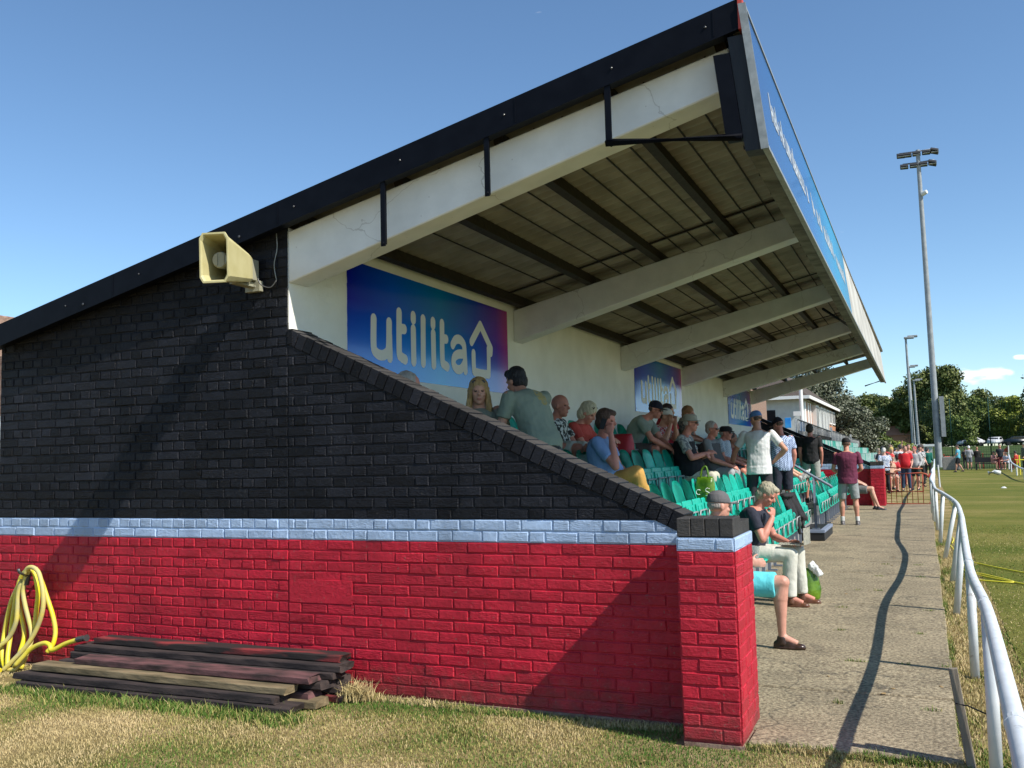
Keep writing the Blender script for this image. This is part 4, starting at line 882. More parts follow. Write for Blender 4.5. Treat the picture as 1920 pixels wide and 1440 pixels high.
# ---------------------------------------------------------------- seats
def seat_proto(down=False):
    t = empty('stadium_seat')
    bm = NB(); nu, nv = 9, 8
    def sh(u, v):   # back shell: u across, v up
        z = .46+v*.42; hw = .222; x = -.015-.085*v+.040*(2*u-1)**2; zt = z-.135*max(0,v-.25)**1.2*abs(2*u-1)**3.4
        return V((x, (2*u-1)*hw, zt))
    G = [[bm.verts.new(sh(i/nu, j/nv)) for i in range(nu+1)] for j in range(nv+1)]
    for j in range(nv):
        for i in range(nu): bm.faces.new((G[j][i],G[j][i+1],G[j+1][i+1],G[j+1][i]))
    bmesh.ops.solidify(bm, geom=bm.faces[:], thickness=.016)
    build('backrest', bm, 'seat', t, smooth=True)
    bm = NB()
    if down: box(bm, .0, .40, -.205, .205, .425, .455, 0, .012); box(bm, .02,.38,-.19,.19,.40,.424,0,.006)
    else:
        box(bm, .045, .075, -.205, .205, .30, .655, 0, .012, Matrix.Rotation(R(-8),3,'Y')); box(bm, .078, .098, -.17, .17, .34, .60, 0, .006, Matrix.Rotation(R(-8),3,'Y'))
        for s in (-1,1): box(bm, .10,.108,s*.10-.012,s*.10+.012,.35,.58,0,.003, Matrix.Rotation(R(-8),3,'Y'))
    build('seat', bm, 'seat', t)
    bm = NB(); 
    tube(bm, [(-.01,-.24,.40),(-.01,.24,.40)], .020, 4)
    fr = build('frame', bm, 'galv', t)
    bm = NB(); w = .17
    if not down: tube(bm, [(.02,-w,.33),(.115,-w,.36),(.125,-w,.52),(.125,w,.52),(.125,w,.40)], .011, 6)
    else: tube(bm, [(.0,-w,.40),(.36,-w,.405),(.36,w,.405),(.0,w,.40)], .011, 6)
    box(bm, .0,.06,-.225,-.205,.28,.46,0,.004)
    build('bracket', bm, 'galv', t)
    bm = NB(); box(bm, -.03,.01,-.232,-.212,-.02,.40); box(bm,-.03,.09,-.234,-.210,-.02,.0)
    build('leg', bm, 'greysteel', t)
    return t
P_up, P_dn = seat_proto(), seat_proto(True)
used = {0:False, 1:False}
def dup(p, k):
    if not used[k]: used[k] = True; return p
    return copy_tree(p)
gz = lambda y: min(.17, max(0., y*.0081))
rows = ((1,-.60,None),(2,-1.20,.43),(3,-1.80,.80),(4,-2.42,1.17))
ordn = lambda n: '%d%s' % (n, {1:'st',2:'nd',3:'rd'}.get(n if n < 20 else n % 10, 'th'))
occ = {1:(2.32,4.45,19.2), 2:(), 3:(3.4,7.2,8.85,9.7,10.5,12.9), 4:(.7,1.92,3.62,4.36,7.1,7.88,8.5,9.75)}
rn = {1:'front row',2:'second row',3:'third row',4:'top row'}
for r_, x, z in rows:
    n = 0; y = .50
    while y < 20.5:
        if not (10.8 < y < 12.75):
            n += 1; o = any(abs(y-q) < .26 for q in occ[r_])
            s = dup(P_dn, 1) if o else dup(P_up, 0)
            s.location = (x, y, (z if z is not None else gz(y)+.03)+random.uniform(-.004,.004)); s.rotation_euler = (0, 0, random.uniform(-.012,.012))
            tag(s, '%s green seat, %s from the sloping wall in the %s' % ('lowered' if o else 'tipped up', ordn(n), rn[r_]), 'seat', 'green stadium seats')
        y += .482
# ---------------------------------------------------------------- stair rail
t = empty('stair_handrail', (0,11.4,0), 0, 'blue grey tubular handrail sloping down to the aisle step', 'handrail')
bm = NB(); tube(bm, [(-1.45,0,1.80),(-.87,0,1.44),(-.46,0,1.175),(-.20,0,1.02),(-.16,0,.98)], .024, 10); build('rail', bm, 'greysteel', t)
bm = NB(); tube(bm, [(-.46,0,.26),(-.46,0,1.17)], .022, 10); box(bm,-.52,-.40,-.05,.05,.275,.285); build('post', bm, 'greysteel', t)
bm = NB(); tube(bm, [(-1.40,0,.43),(-1.40,0,1.77)], .022, 10); build('post', bm, 'greysteel', t)
# ---------------------------------------------------------------- ground
def gnd(x, y):
    z = np.clip(np.asarray(y)*.0081, 0, .17)-.035
    return z
def grid(name, xs, ys, zf, m, kind='structure', dz=0.):
    X_, Y_ = np.meshgrid(xs, ys); Z_ = zf(X_, Y_)+dz
    v = np.stack([X_.ravel(), Y_.ravel(), Z_.ravel()], 1); nx = len(xs); ny = len(ys)
    i, j = np.meshgrid(np.arange(nx-1), np.arange(ny-1)); a = (j*nx+i).ravel()
    o = mesh_np(name, v, np.stack([a,a+1,a+nx+1,a+nx],1), m, smooth=True)
    return tag(o, kind=kind)
def grassmat(name, cols, s1=.9, s2=9, stripes=False):
    m = bpy.data.materials.new(name); m.use_nodes = True; nt = m.node_tree; N = nt.nodes.new; L = nt.links.new; b = nt.nodes['Principled BSDF']
    tc = N('ShaderNodeTexCoord'); n1 = N('ShaderNodeTexNoise'); n1.inputs['Scale'].default_value = s1; n1.inputs['Detail'].default_value = 6; n1.inputs['Roughness'].default_value = .65; L(tc.outputs['Object'], n1.inputs['Vector'])
    n2 = N('ShaderNodeTexNoise'); n2.inputs['Scale'].default_value = s2; n2.inputs['Detail'].default_value = 8; n2.inputs['Roughness'].default_value = .8; L(tc.outputs['Object'], n2.inputs['Vector'])
    fac = n1.outputs['Fac']
    if stripes:
        mp = N('ShaderNodeMapping'); mp.inputs['Scale'].default_value = (.10,.55,1); mp.inputs['Rotation'].default_value = (0,0,R(12)); L(tc.outputs['Object'], mp.inputs['Vector'])
        n3 = N('ShaderNodeTexNoise'); n3.inputs['Scale'].default_value = .8; n3.inputs['Detail'].default_value = 4; L(mp.outputs['Vector'], n3.inputs['Vector'])
        mx = N('ShaderNodeMix'); mx.inputs[0].default_value = .45; L(fac, mx.inputs[2]); L(n3.outputs['Fac'], mx.inputs[3]); fac = mx.outputs[0]
    r = N('ShaderNodeValToRGB'); e = r.color_ramp.elements; e[0].position = .36; e[1].position = .66
    e[0].color = (*cols[0],1); e[1].color = (*cols[-1],1)
    if len(cols) > 2: k = e.new(.5); k.color = (*cols[1],1)
    L(fac, r.inputs['Fac'])
    r2 = N('ShaderNodeMapRange'); r2.inputs['From Min'].default_value = .3; r2.inputs['From Max'].default_value = .7; r2.inputs['To Min'].default_value = .5; r2.inputs['To Max'].default_value = 1.35; L(n2.outputs['Fac'], r2.inputs['Value'])
    mu = N('ShaderNodeMix'); mu.data_type = 'RGBA'; mu.blend_type = 'MULTIPLY'; mu.inputs[0].default_value = 1; L(r.outputs['Color'], mu.inputs[6]); L(r2.outputs['Result'], mu.inputs[7]); L(mu.outputs[2], b.inputs['Base Color'])
    b.inputs['Roughness'].default_value = .95; b.inputs['Specular IOR Level'].default_value = .1
    bp = N('ShaderNodeBump'); bp.inputs['Distance'].default_value = .02; L(n2.outputs['Fac'], bp.inputs['Height']); L(bp.outputs['Normal'], b.inputs['Normal'])
    return m
M['lawn'] = grassmat('dry_lawn', [(.12,.12,.03),(.30,.23,.10),(.44,.33,.18)], 1.0, 30)
M['pitch'] = grassmat('pitch_grass', [(.095,.120,.018),(.16,.160,.035),(.27,.22,.075)], .35, 22, True)
xs = np.concatenate([[-400,-150,-60,-25], np.arange(-12,3.01,.3), [6,12,25,60,150,400]]); ys = np.concatenate([[-80,-30,-12], np.arange(-6,.01,.3), [1,21,45,80,160,600]])
grid('ground', xs, ys, lambda x, y: gnd(x,y)+np.where((y < .5) & (y > -7), .012*np.sin(x*2.1+y)*np.cos(y*2.7), 0)-.0, 'lawn')
grid('pitch', np.array([1.9,3,6,12,30,60]), np.concatenate([np.arange(-8,21,2.), [21,25,30,40,50,58,69]]), gnd, 'pitch', dz=.006)
M['farturf'] = grassmat('far_green_ground', [(.04,.07,.02),(.07,.10,.03)], .2, 5)
rz = lambda y: float(np.interp(y, [0,69,165,600],[.17,.17,2.0,2.4]))
grid('far_ground', np.array([-160.,0,30,220]), np.array([69.,100,165,600]), lambda x, y: np.interp(y, [0,69,165,600],[.14,.14,2.0,2.4]), 'farturf', dz=.008)
# path with poured bays
def bays():
    bm = NB(); y = -.30; rg = random.Random(2)
    first = True
    while y < 21.4:
        l = .302 if y < 0 else (1.0 if y < .5 else 1.22); y1 = min(y+l, 21.45)
        j = rg.uniform(-.004,.004)
        vs = box(bm, (.345 if y < 0 else -.676), 1.425+rg.uniform(-.01,.01), y+.006, y1-.006, -.25, 0, 0, .009)
        for v in vs:
            if v.is_valid and v.co.z > -.1: v.co.z += gz(v.co.y)+j
        y = y1
    box(bm, -.66, 1.41, .23, 21.4, -.3, -.03, 0)
    return bm
p = build('path', bays(), 'conc'); tag(p, kind='structure')
m = M['conc']; nt = m.node_tree; b_ = nt.nodes['Principled BSDF']
src = b_.inputs['Base Color'].links[0].from_socket; tc = [n for n in nt.nodes if n.type == 'TEX_COORD'][0]
n = nt.nodes.new('ShaderNodeTexNoise'); n.inputs['Scale'].default_value = 1.7; n.inputs['Detail'].default_value = 7; nt.links.new(tc.outputs['Object'], n.inputs['Vector'])
mr = nt.nodes.new('ShaderNodeMapRange'); mr.inputs['From Min'].default_value = .3; mr.inputs['From Max'].default_value = .7; mr.inputs['To Min'].default_value = .72; mr.inputs['To Max'].default_value = 1.15; nt.links.new(n.outputs['Fac'], mr.inputs['Value'])
mu = nt.nodes.new('ShaderNodeMix'); mu.data_type = 'RGBA'; mu.blend_type = 'MULTIPLY'; mu.inputs[0].default_value = 1; nt.links.new(src, mu.inputs[6]); nt.links.new(mr.outputs['Result'], mu.inputs[7]); nt.links.new(mu.outputs[2], b_.inputs['Base Color'])

# litter and weeds on the path and lawn
rg = random.Random(40)
for k in range(16):
    x, y = (rg.uniform(.4,1.38), rg.uniform(.0,9.)) if k < 10 else (rg.uniform(-5.5,.0), rg.uniform(-1.6,-.7))
    bm = NB(); loft(bm, [(V((0,0,0)),V((1,0,0)),V((0,1,0)),.018,.010),(V((.002,0,.004)),V((1,0,0)),V((0,1,0)),.014,.008)], 7)
    o = build('fallen_leaf', bm, 'leafdry'); o.location = (x, y, (gz(y)+.004 if y > -.3 else -.012)); o.rotation_euler = (rg.uniform(-.2,.2), rg.uniform(-.2,.2), rg.uniform(0,6))
    tag(o, 'dry curled leaf fragment lying on the ' + ('concrete path' if k < 10 else 'lawn'), 'leaf', 'leaf fragments on the ' + ('path' if k < 10 else 'lawn'))
# hairline cracks and dark damp stains in the path
nn_ = nt.nodes.new('ShaderNodeTexNoise'); nn_.inputs['Scale'].default_value = 2.2; nn_.inputs['Detail'].default_value = 7; nt.links.new(tc.outputs['Object'], nn_.inputs['Vector'])
av = nt.nodes.new('ShaderNodeVectorMath'); av.operation = 'MULTIPLY_ADD'; av.inputs[1].default_value = (.7,.7,.7); nt.links.new(nn_.outputs['Color'], av.inputs[0]); nt.links.new(tc.outputs['Object'], av.inputs[2])
vo = nt.nodes.new('ShaderNodeTexVoronoi'); vo.feature = 'DISTANCE_TO_EDGE'; vo.inputs['Scale'].default_value = .33; nt.links.new(av.outputs[0], vo.inputs['Vector'])
ck = nt.nodes.new('ShaderNodeMapRange'); ck.inputs['From Min'].default_value = .0; ck.inputs['From Max'].default_value = .004; ck.inputs['To Min'].default_value = .8; ck.inputs['To Max'].default_value = 0; nt.links.new(vo.outputs['Distance'], ck.inputs['Value'])
sn = nt.nodes.new('ShaderNodeTexNoise'); sn.inputs['Scale'].default_value = 3.6; sn.inputs['Detail'].default_value = 5; nt.links.new(av.outputs[0], sn.inputs['Vector'])
sr = nt.nodes.new('ShaderNodeMapRange'); sr.inputs['From Min'].default_value = .60; sr.inputs['From Max'].default_value = .72; sr.inputs['To Max'].default_value = .45; nt.links.new(sn.outputs['Fac'], sr.inputs['Value'])
mxm = nt.nodes.new('ShaderNodeMath'); mxm.operation = 'MAXIMUM'; nt.links.new(ck.outputs[0], mxm.inputs[0]); nt.links.new(sr.outputs[0], mxm.inputs[1])
src = b_.inputs['Base Color'].links[0].from_socket
mq = nt.nodes.new('ShaderNodeMix'); mq.data_type = 'RGBA'; mq.inputs[7].default_value = (.055,.048,.036,1); nt.links.new(mxm.outputs[0], mq.inputs[0]); nt.links.new(src, mq.inputs[6]); nt.links.new(mq.outputs[2], b_.inputs['Base Color'])
# ---------------------------------------------------------------- grass blades
M['gb0'] = mat('dry_blade', (.56,.44,.23), .8, (.44,.35,.16), 3, 2, spec=.15); M['gb1'] = mat('olive_blade', (.26,.25,.07), .8, (.38,.33,.12), 3, 2, spec=.15); M['gb2'] = mat('green_blade', (.07,.14,.02), .7, (.12,.19,.035), 3, 2, spec=.2)
def blades(name, n, region, hmin, hmax, greenf, wid=.0025, seed=3, zoff=0., lean=.9):
    rg = np.random.default_rng(seed); x, y = region(rg, n); n = len(x)
    z = gnd(x, y)+.012*np.sin(x*2.1+y)*np.cos(y*2.7)*((y < .5) & (y > -7))+zoff
    h = rg.uniform(hmin, hmax, n)*rg.uniform(.5,1,n); a = rg.uniform(0, 2*np.pi, n); la = rg.uniform(0, 2*np.pi, n); le = rg.uniform(.1, lean, n)*h
    g = greenf(x, y); w = wid*rg.uniform(.6,1.4,n)
    dx, dy = np.cos(a)*w, np.sin(a)*w; lx, ly = np.cos(la)*le, np.sin(la)*le
    b0 = np.stack([x-dx,y-dy,z-.005],1); b1 = np.stack([x+dx,y+dy,z-.005],1)
    m0 = np.stack([x-dx*.8+lx*.35,y-dy*.8+ly*.35,z+h*.6],1); m1 = np.stack([x+dx*.8+lx*.35,y+dy*.8+ly*.35,z+h*.6],1)
    t0 = np.stack([x+lx,y+ly,z+h*.95],1)
    v = np.stack([b0,b1,m1,m0,t0],1).reshape(-1,3); k = np.arange(n)*5
    f = np.concatenate([np.stack([k,k+1,k+2],1), np.stack([k,k+2,k+3],1), np.stack([k+3,k+2,k+4],1)])
    q = g+rg.normal(0,.2,n); mi = np.where(q > .66, 2, np.where(q > .40, 1, 0)); mi = np.concatenate([mi]*3)
    return tag(mesh_np(name, v, f, ['gb0','gb1','gb2'], mi=mi), name.replace('_',' ')+' growing on the ground', 'grass', kind='stuff')
_ns = np.random.default_rng(8); _k = _ns.uniform(-1,1,(14,2))*np.array([5.5,5.5]); _p = _ns.uniform(0,6.28,14)
def patch(x, y): return .37+.11*sum(np.sin(x*a+y*b+c) for (a,b),c in zip(_k,_p))
def reg_front(rg, n):
    y = -3.4*rg.random(n)**1.15+.02; x = rg.uniform(-6.6,2.4,n); k = ~((x > -.05)&(x < .36)&(y > -.36)) & ~((x > .33)&(x < 1.43)&(y > -.31)) & ~((x > -5.4)&(x < -2.5)&(y > -.5)); return x[k], y[k]
def gf(x, y): return patch(x,y)+.05+.30*np.exp(-((y+.72)/.16)**2)*((x > -5.3)&(x < -2.2))+.22*np.exp(-((y+.10)/.22)**2)+.10*(x > -.5)-.16*(x < -4.6)
blades('lawn_grass', 260000, reg_front, .010, .028, gf, .0022)
def reg_tuft(rg, n):
    y = rg.normal(-.70,.07,n); x = rg.uniform(-5.1,-2.35,n); return x, y
blades('long_grass', 4800, reg_tuft, .03, .09, lambda x, y: .75+0*x, .003, 5)
def reg_base(rg, n):
    x = rg.uniform(-2.4,0,n); y = rg.uniform(-.13,-.02,n); return x, y
blades('wall_foot_grass', 5200, reg_base, .02, .055, lambda x, y: .50+.22*np.sin(x*4), .0025, 6)
def reg_right(rg, n):
    y = -2+14*rg.random(n)**1.6; x = rg.uniform(1.43,1.9,n); return x, y
blades('fence_line_grass', 26000, reg_right, .015, .045, lambda x, y: patch(x*2,y)-.05, .003, 9)
def reg_pitch(rg, n):
    y = -1+16*rg.random(n)**1.5; x = 1.85+5.5*rg.random(n); return x, y
blades('pitch_edge_grass', 90000, reg_pitch, .012, .030, lambda x, y: .50+.20*np.sin(y*.9+x*.3)+.12*(y > 6), .004, 10)
def reg_weeds(rg, n):
    c = rg.integers(0, 22, n); cy = np.array([-.30,-.30,-.30,.7,1.92,1.92,3.14,4.36,5.58,6.8,8.0]*2)[c]; cx = (np.random.default_rng(77).uniform(.4,1.42,22))[c]
    return cx+rg.normal(0,.03,n), cy+rg.normal(0,.006,n)
blades('joint_weeds', 900, reg_weeds, .015, .045, lambda x, y: .75+0*x, .002, 15, .03)
def reg_edge(rg, n): return rg.normal(1.435,.014,n), -.3+12*rg.random(n)**1.4
blades('path_edge_grass', 5000, reg_edge, .03, .065, lambda x, y: .45+.3*np.sin(y*3), .0025, 16)
def reg_frontedge(rg, n): return rg.uniform(.34,1.43,n), rg.normal(-.315,.012,n)
blades('path_end_grass', 1800, reg_frontedge, .03, .06, lambda x, y: .45+.3*np.sin(x*7), .0025, 17)
# dead grass heap by the boards
def reg_heap(rg, n): return rg.normal(-2.34,.07,n), rg.normal(-.14,.04,n)
blades('dead_grass_clump', 700, reg_heap, .04, .15, lambda x, y: -.3+0*x, .003, 12, .02, 1.3)

# ---------------------------------------------------------------- pitch side rail
post = [((1.57,-2.75),(1.53,.765)),((1.57,-.36),(1.575,.775)),((1.57,1.79),(1.58,.735)),((1.52,4.43),(1.63,.83)),((1.54,6.76),(1.69,.80)),((1.50,9.14),(1.70,.83)),((1.48,11.33),(1.57,.87)),((1.48,13.8),(1.48,.85)),((1.43,15.9),(1.46,.88)),((1.42,17.97),(1.43,.91)),((1.43,20.2),(1.46,.93)),((1.45,22.6),(1.50,.95)),((1.50,25.0),(1.50,.96)),((1.5,27.5),(1.55,.98)),((1.55,30.),(1.60,.98)),((1.6,33),(1.62,.98)),((1.62,36.5),(1.66,.98)),((1.66,40),(1.7,1.)),((1.7,45),(1.74,1.)),((1.74,51),(1.8,1.)),((1.8,58),(1.86,1.))]
t = empty('pitch_rail', (1.55,0,0), 0, 'long white tubular pitch side rail on leaning posts running away beside the path', 'railing')
pts = [(1.50-1.55,-4.6,.76)]+[(a[1][0]-1.55, a[0][1], a[1][1]) for a in post]
bm = NB(); tube(bm, spline(pts, 8), .031, 14); 
for i, a in enumerate(post[:8]):
    q = V((a[1][0]-1.55, a[0][1], a[1][1])); 
    if i < 7: nx_ = V((post[i+1][1][0]-1.55, post[i+1][0][1], post[i+1][1][1])); mm_ = q.lerp(nx_, .12); frus(bm, mm_, q.lerp(nx_, .135), .0335,.0335,14)
build('top_rail', bm, 'rail', t)
for (bx, by), (tx, tz) in post:
    bm = NB(); frus(bm, (bx-1.55, by, -.1+gz(by)), (tx-1.55, by, tz), .031, .031, 14); o = build('post', bm, 'rail', t, smooth=False)
    for f in o.data.polygons: f.use_smooth = len(f.vertices) == 4
# timber stake tied to the rail
t = empty('timber_stake', (1.46,-.28,0), 0, 'short weathered timber stake tied to the nearest white rail post', 'stake')
bm = NB(); vs = box(bm, -.022,.022,-.020,.020,-.1,.47,0,.003, Matrix.Rotation(R(-7),3,'Y')@Matrix.Rotation(R(-3),3,'X'), (0,0,0)); build('shaft', bm, 'stake', t)
bm = NB(); tube(bm, [(-.055,-.026,.30),(-.02,-.03,.295),(.0,-.026,.293),(.13,-.07,.25)], .004, 6); build('tie', bm, 'sh_dark', t)
# yellow rope on the grass
bm = NB()
for q in ([(1.62,10.9),(1.66,10.2),(1.72,9.0),(1.76,8.4),(1.66,8.0),(1.74,7.6)], [(1.72,8.9),(1.95,8.4),(2.15,8.0),(2.39,7.6),(2.75,7.1),(3.2,6.8)], [(1.72,7.6),(1.95,7.1),(2.15,6.8),(2.35,6.5),(2.8,6.0)], [(1.70,6.9),(1.95,6.75),(2.2,6.72),(2.0,7.2),(1.78,7.6)], [(1.62,12.6),(1.70,12.0),(1.66,11.2)]):
    tube(bm, spline([(x, y, gz(y)-.015) for x, y in q], 6), .009, 6)
tag(build('rope', bm, 'yel'), 'loose yellow rope lying on the grass beyond the white rail', 'rope')
# ---------------------------------------------------------------- red gate
t = empty('red_gate', (.33,21.35,.17), 0, 'rusting red tubular gate across the far end of the path', 'gate')
bm = NB(); tube(bm, [(.0,0,.86),(.0,0,.02),(1.06,0,.0),(1.06,0,.05)], .02, 8); tube(bm, [(.0,0,.98),(.93,0,.93)], .019, 8); tube(bm, [(0,0,.80),(.9,0,.82),(1.02,0,.78),(1.1,0,.66)], .022, 8); tube(bm, [(.03,0,.34),(.92,0,.33),(.92,0,.80)], .02, 8); build('gate_frame', bm, 'gatered', t)
bm = NB()
for i in range(1,8): tube(bm, [(i*.13,0,.03),(i*.13,0,.82)], .009, 6)
build('bars', bm, 'gatered', t)
bm = NB(); tube(bm, [(-.02,0,-.1),(-.02,0,1.02)], .03, 8); tube(bm, [(1.10,0,-.1),(1.10,0,.80)], .03, 8); build('post', bm, 'gatered', t)

# ---------------------------------------------------------------- boards against the wall
boards = [ # x0,x1,y0,y1,ztop,th,mat,yaw
 (-5.00,-2.52,-.64,-.47,.045,.045,'wood_dark',.6,'lowest front board with a split red end'),(-4.95,-2.44,-.44,-.28,.05,.05,'wood_tan',-.3,'lowest middle board'),(-4.85,-2.36,-.24,-.08,.05,.05,'wood_red',.2,'lowest rear board with a red end'),
 (-5.06,-2.66,-.60,-.43,.098,.05,'wood_dark',.3,'dark second layer board at the front'),(-4.9,-2.52,-.41,-.25,.10,.048,'wood_pink',0,'pink ended second layer board'),(-4.85,-2.40,-.22,-.06,.10,.048,'wood_dark',.2,'second layer board next to the wall'),
 (-4.96,-2.60,-.53,-.38,.155,.05,'wood_tan',-.5,'mossy tan board on the front step of the pile'),(-4.9,-2.46,-.34,-.18,.15,.048,'wood_dark',-.3,'dark third layer board'),(-4.8,-2.44,-.165,-.03,.15,.048,'wood_dark',0,'third layer board touching the wall'),
 (-4.62,-2.50,-.44,-.29,.203,.046,'wood_pink',-.2,'board with faded pink edge in the middle of the pile'),(-4.86,-2.42,-.27,-.12,.20,.046,'wood_dark',.2,'fourth layer board with lichen on its edge'),
 (-4.84,-2.38,-.245,-.075,.250,.046,'wood_dark',.2,'long blackened board one below the top'),(-4.70,-2.44,-.175,-.02,.300,.047,'wood_red',.1,'topmost dark board with a flaking red edge')]
for x0,x1,y0,y1,zt,th,m_,yw,lb in boards:
    bm = NB(); k = 24
    hw = (y1-y0)/2; rb = random.Random(lb); RG = []
    for i_ in range(k+1):
        x_ = (x1-x0)*i_/k; en = .012 if i_ in (0, k) else 0; dz = .004*noise.noise(V((x_*2,zt*9,1))); dy = .004*noise.noise(V((x_*2,zt*7,5)))
        RG.append([bm.verts.new((x_+(rb.uniform(-.02,.02) if en else 0), yy+dy+rb.uniform(-.0015,.0015), zz+dz+rb.uniform(-.0015,.0015))) for yy, zz in ((-hw,-th+.006),(-hw+.006,-th),(hw-.006,-th),(hw,-th+.006),(hw,-.006),(hw-.006,0),(-hw+.006,0),(-hw,-.006))])
    for A_, B_ in zip(RG, RG[1:]): bridge(bm, A_, B_)
    bm.faces.new(RG[0]); bm.faces.new(RG[-1][::-1])
    o = build('timber_board', bm, m_); o.location = (x0, (y0+y1)/2, zt-.02); o.rotation_euler = (random.uniform(-.03,.03), random.uniform(-.002,.002), R(yw)*.6)
    tag(o, 'weathered timber, '+lb, 'timber board', 'pile of old boards against the red wall')
# ---------------------------------------------------------------- hose
HC = {'c1':(-.10,[(-5.525,.79),(-5.538,.786),(-5.616,.733),(-5.66,.644),(-5.737,.515),(-5.79,.354),(-5.809,.234),(-5.771,.117),(-5.712,.034),(-5.665,-.01)]),
'c2':(-.12,[(-5.50,.79),(-5.525,.785),(-5.602,.712),(-5.634,.64),(-5.632,.545),(-5.6,.428),(-5.557,.289),(-5.538,.197),(-5.538,.02)]),
'c3':(-.14,[(-5.47,.79),(-5.488,.773),(-5.529,.701),(-5.552,.606),(-5.526,.497),(-5.478,.374),(-5.448,.29),(-5.432,.222),(-5.428,.145),(-5.448,.066),(-5.502,.0),(-5.591,-.01)]),
'c4':(-.12,[(-5.53,.77),(-5.514,.785),(-5.463,.771),(-5.433,.717),(-5.402,.593),(-5.416,.467),(-5.44,.311),(-5.454,.15),(-5.46,.0)]),
'c5':(-.17,[(-5.50,.75),(-5.474,.792),(-5.43,.809),(-5.374,.795),(-5.329,.749),(-5.287,.619),(-5.284,.48),(-5.341,.332),(-5.426,.189),(-5.533,.059),(-5.60,-.01)]),
'c6':(-.10,[(-5.46,.79),(-5.425,.746),(-5.378,.669),(-5.309,.531),(-5.251,.409),(-5.221,.287),(-5.219,.187),(-5.256,.131)]),
'c7':(-.20,[(-5.46,.03),(-5.397,.104),(-5.355,.153),(-5.29,.194),(-5.204,.218),(-5.139,.203),(-5.101,.171),(-4.979,.225),(-4.854,.262)]),
'c8':(-.15,[(-5.56,.70),(-5.595,.59),(-5.603,.464),(-5.617,.354),(-5.677,.242),(-5.743,.167),(-5.90,.06)]),
'c9':(-.12,[(-5.60,.72),(-5.655,.568),(-5.676,.473),(-5.701,.345),(-5.703,.219),(-5.665,.096),(-5.618,.0)]),
'c10':(-.22,[(-5.9,.06),(-5.767,.04),(-5.664,.02),(-5.573,.0)]),'c11':(-.62,[(-5.50,-.02),(-5.56,-.015),(-5.50,-.012),(-5.40,-.015),(-5.25,-.015)])}
t = empty('garden_hose', (-5.5,-.1,0), 0, 'yellow garden hose looped over a hook on the red wall beside the boards', 'hose')
bm = NB(); bm2 = NB()
for k_, (yy, pp) in HC.items():
    q = spline([(x+5.5, yy+.1-(.10*max(0,(.25-z)/.25)), z) for x, z in pp], 5); tube(bm if k_ in ('c2','c4','c6','c10','c1','c9','c7') else bm2, q, .0185, 10)
build('yellow_loops', bm, 'hose', t); build('dusty_loops', bm2, 'hosedull', t)
bm = NB(); frus(bm, (.64,-.10,.262),(.70,-.10,.275),.024,.024,10); frus(bm, (.70,-.10,.275),(.74,-.10,.28),.016,.028,10); frus(bm,(-.03,-.03,.66),(-.01,-.03,.73),.022,.022,10); frus(bm,(-.01,-.03,.72),(.01,-.03,.775),.015,.02,10); build('coupling', bm, 'fitting', t)
bm = NB(); tube(bm, [(.0,.10,.72),(.0,-.06,.74),(.0,-.12,.77),(.0,-.13,.80)], .012, 8); build('hook', bm, 'fitting', t)

# ---------------------------------------------------------------- bags, cup, paper, jacket
def bag(name, loc, w, d, h, m_, lb, cat, handles=True, tilt=0., letters=None):
    t = empty(name, loc, 0, lb, cat); bm = NB()
    rr = random.Random(hash(lb) % 99)
    rings = []
    for z, a, b in ((0,.82,.75),(.06,1.,1.),(.35,1.02,.95),(.7,.92,.75),(.92,.8,.45),(1.,.74,.28)):
        rings.append((V((tilt*z*h, rr.uniform(-.01,.01), z*h)), V((1,0,0)), V((0,1,0)), w*a/2, d*b/2))
    loft(bm, rings, 26, pw=3); 
    for v in bm.verts:
        n_ = noise.noise(v.co*17+V((3,1,0)))*.022; v.co += V((v.co.x, v.co.y, 0)).normalized()*n_
    build('bag_body', bm, m_, t, smooth=True)
    if handles:
        bm = NB()
        for s in (-1,1): tube(bm, spline([(-w*.2+tilt*h, s*d*.12, h*.95),(-w*.13+tilt*h*1.1, s*d*.08, h*1.28),(w*.05+tilt*h*1.1, s*.01, h*1.42),(w*.14+tilt*h, s*d*.08, h*1.25),(w*.2+tilt*h, s*d*.12, h*.95)]), .010, 6)
        build('handle', bm, m_, t)
    if letters:
        bm = NB()
        for cx, kind in letters:
            c = V((cx, -d*.53, h*.38)); r0 = .030
            a0, a1 = (40, 320)
            P = [c+V((r0*math.cos(R(a)), 0, r0*math.sin(R(a)))) for a in range(a0, a1, 20)]
            if kind == 'S': P = [c+V(q) for q in ((.025,0,.04),(0,0,.05),(-.025,0,.035),(-.02,0,.012),(.015,0,-.005),(.028,0,-.025),(.01,0,-.045),(-.025,0,-.04))]
            tube(bm, P, .0055, 6)
        build('print', bm, 'bagwhite', t)
    return t
bag('carrier_bag', (-1.16,5.85,1.03), .25, .20, .30, 'bagplastic', 'green plastic carrier bag perched beside the stout man in the beige hat', 'carrier bag', True, 0, ((-.06,'O'),(.05,'S')))
bag('carrier_bag', (.04,4.78,.04), .40, .22, .33, 'bagplastic', 'green carrier bag standing on the path behind the eating man\'s legs', 'carrier bag', False)
b = NB()
for k in range(4): ell(b, (.17+.025*k,4.74,.40-.025*k), (.035,.03,.045))
tag(voxel('plastic_wrapper', b, 'bagwhite', None, .01, 1, .02, 30), 'crumpled clear wrapper sticking out of the carrier bag on the path', 'wrapper')
bag('rucksack', (-2.12,5.55,1.46), .30, .28, .42, 'redfab', 'red nylon rucksack resting behind the third row near the phone man', 'rucksack', False, .05)
t = empty('newspaper', (.02,4.42,.66), R(-6), 'open newspaper held low by the silver haired man', 'newspaper')
bm = NB(); 
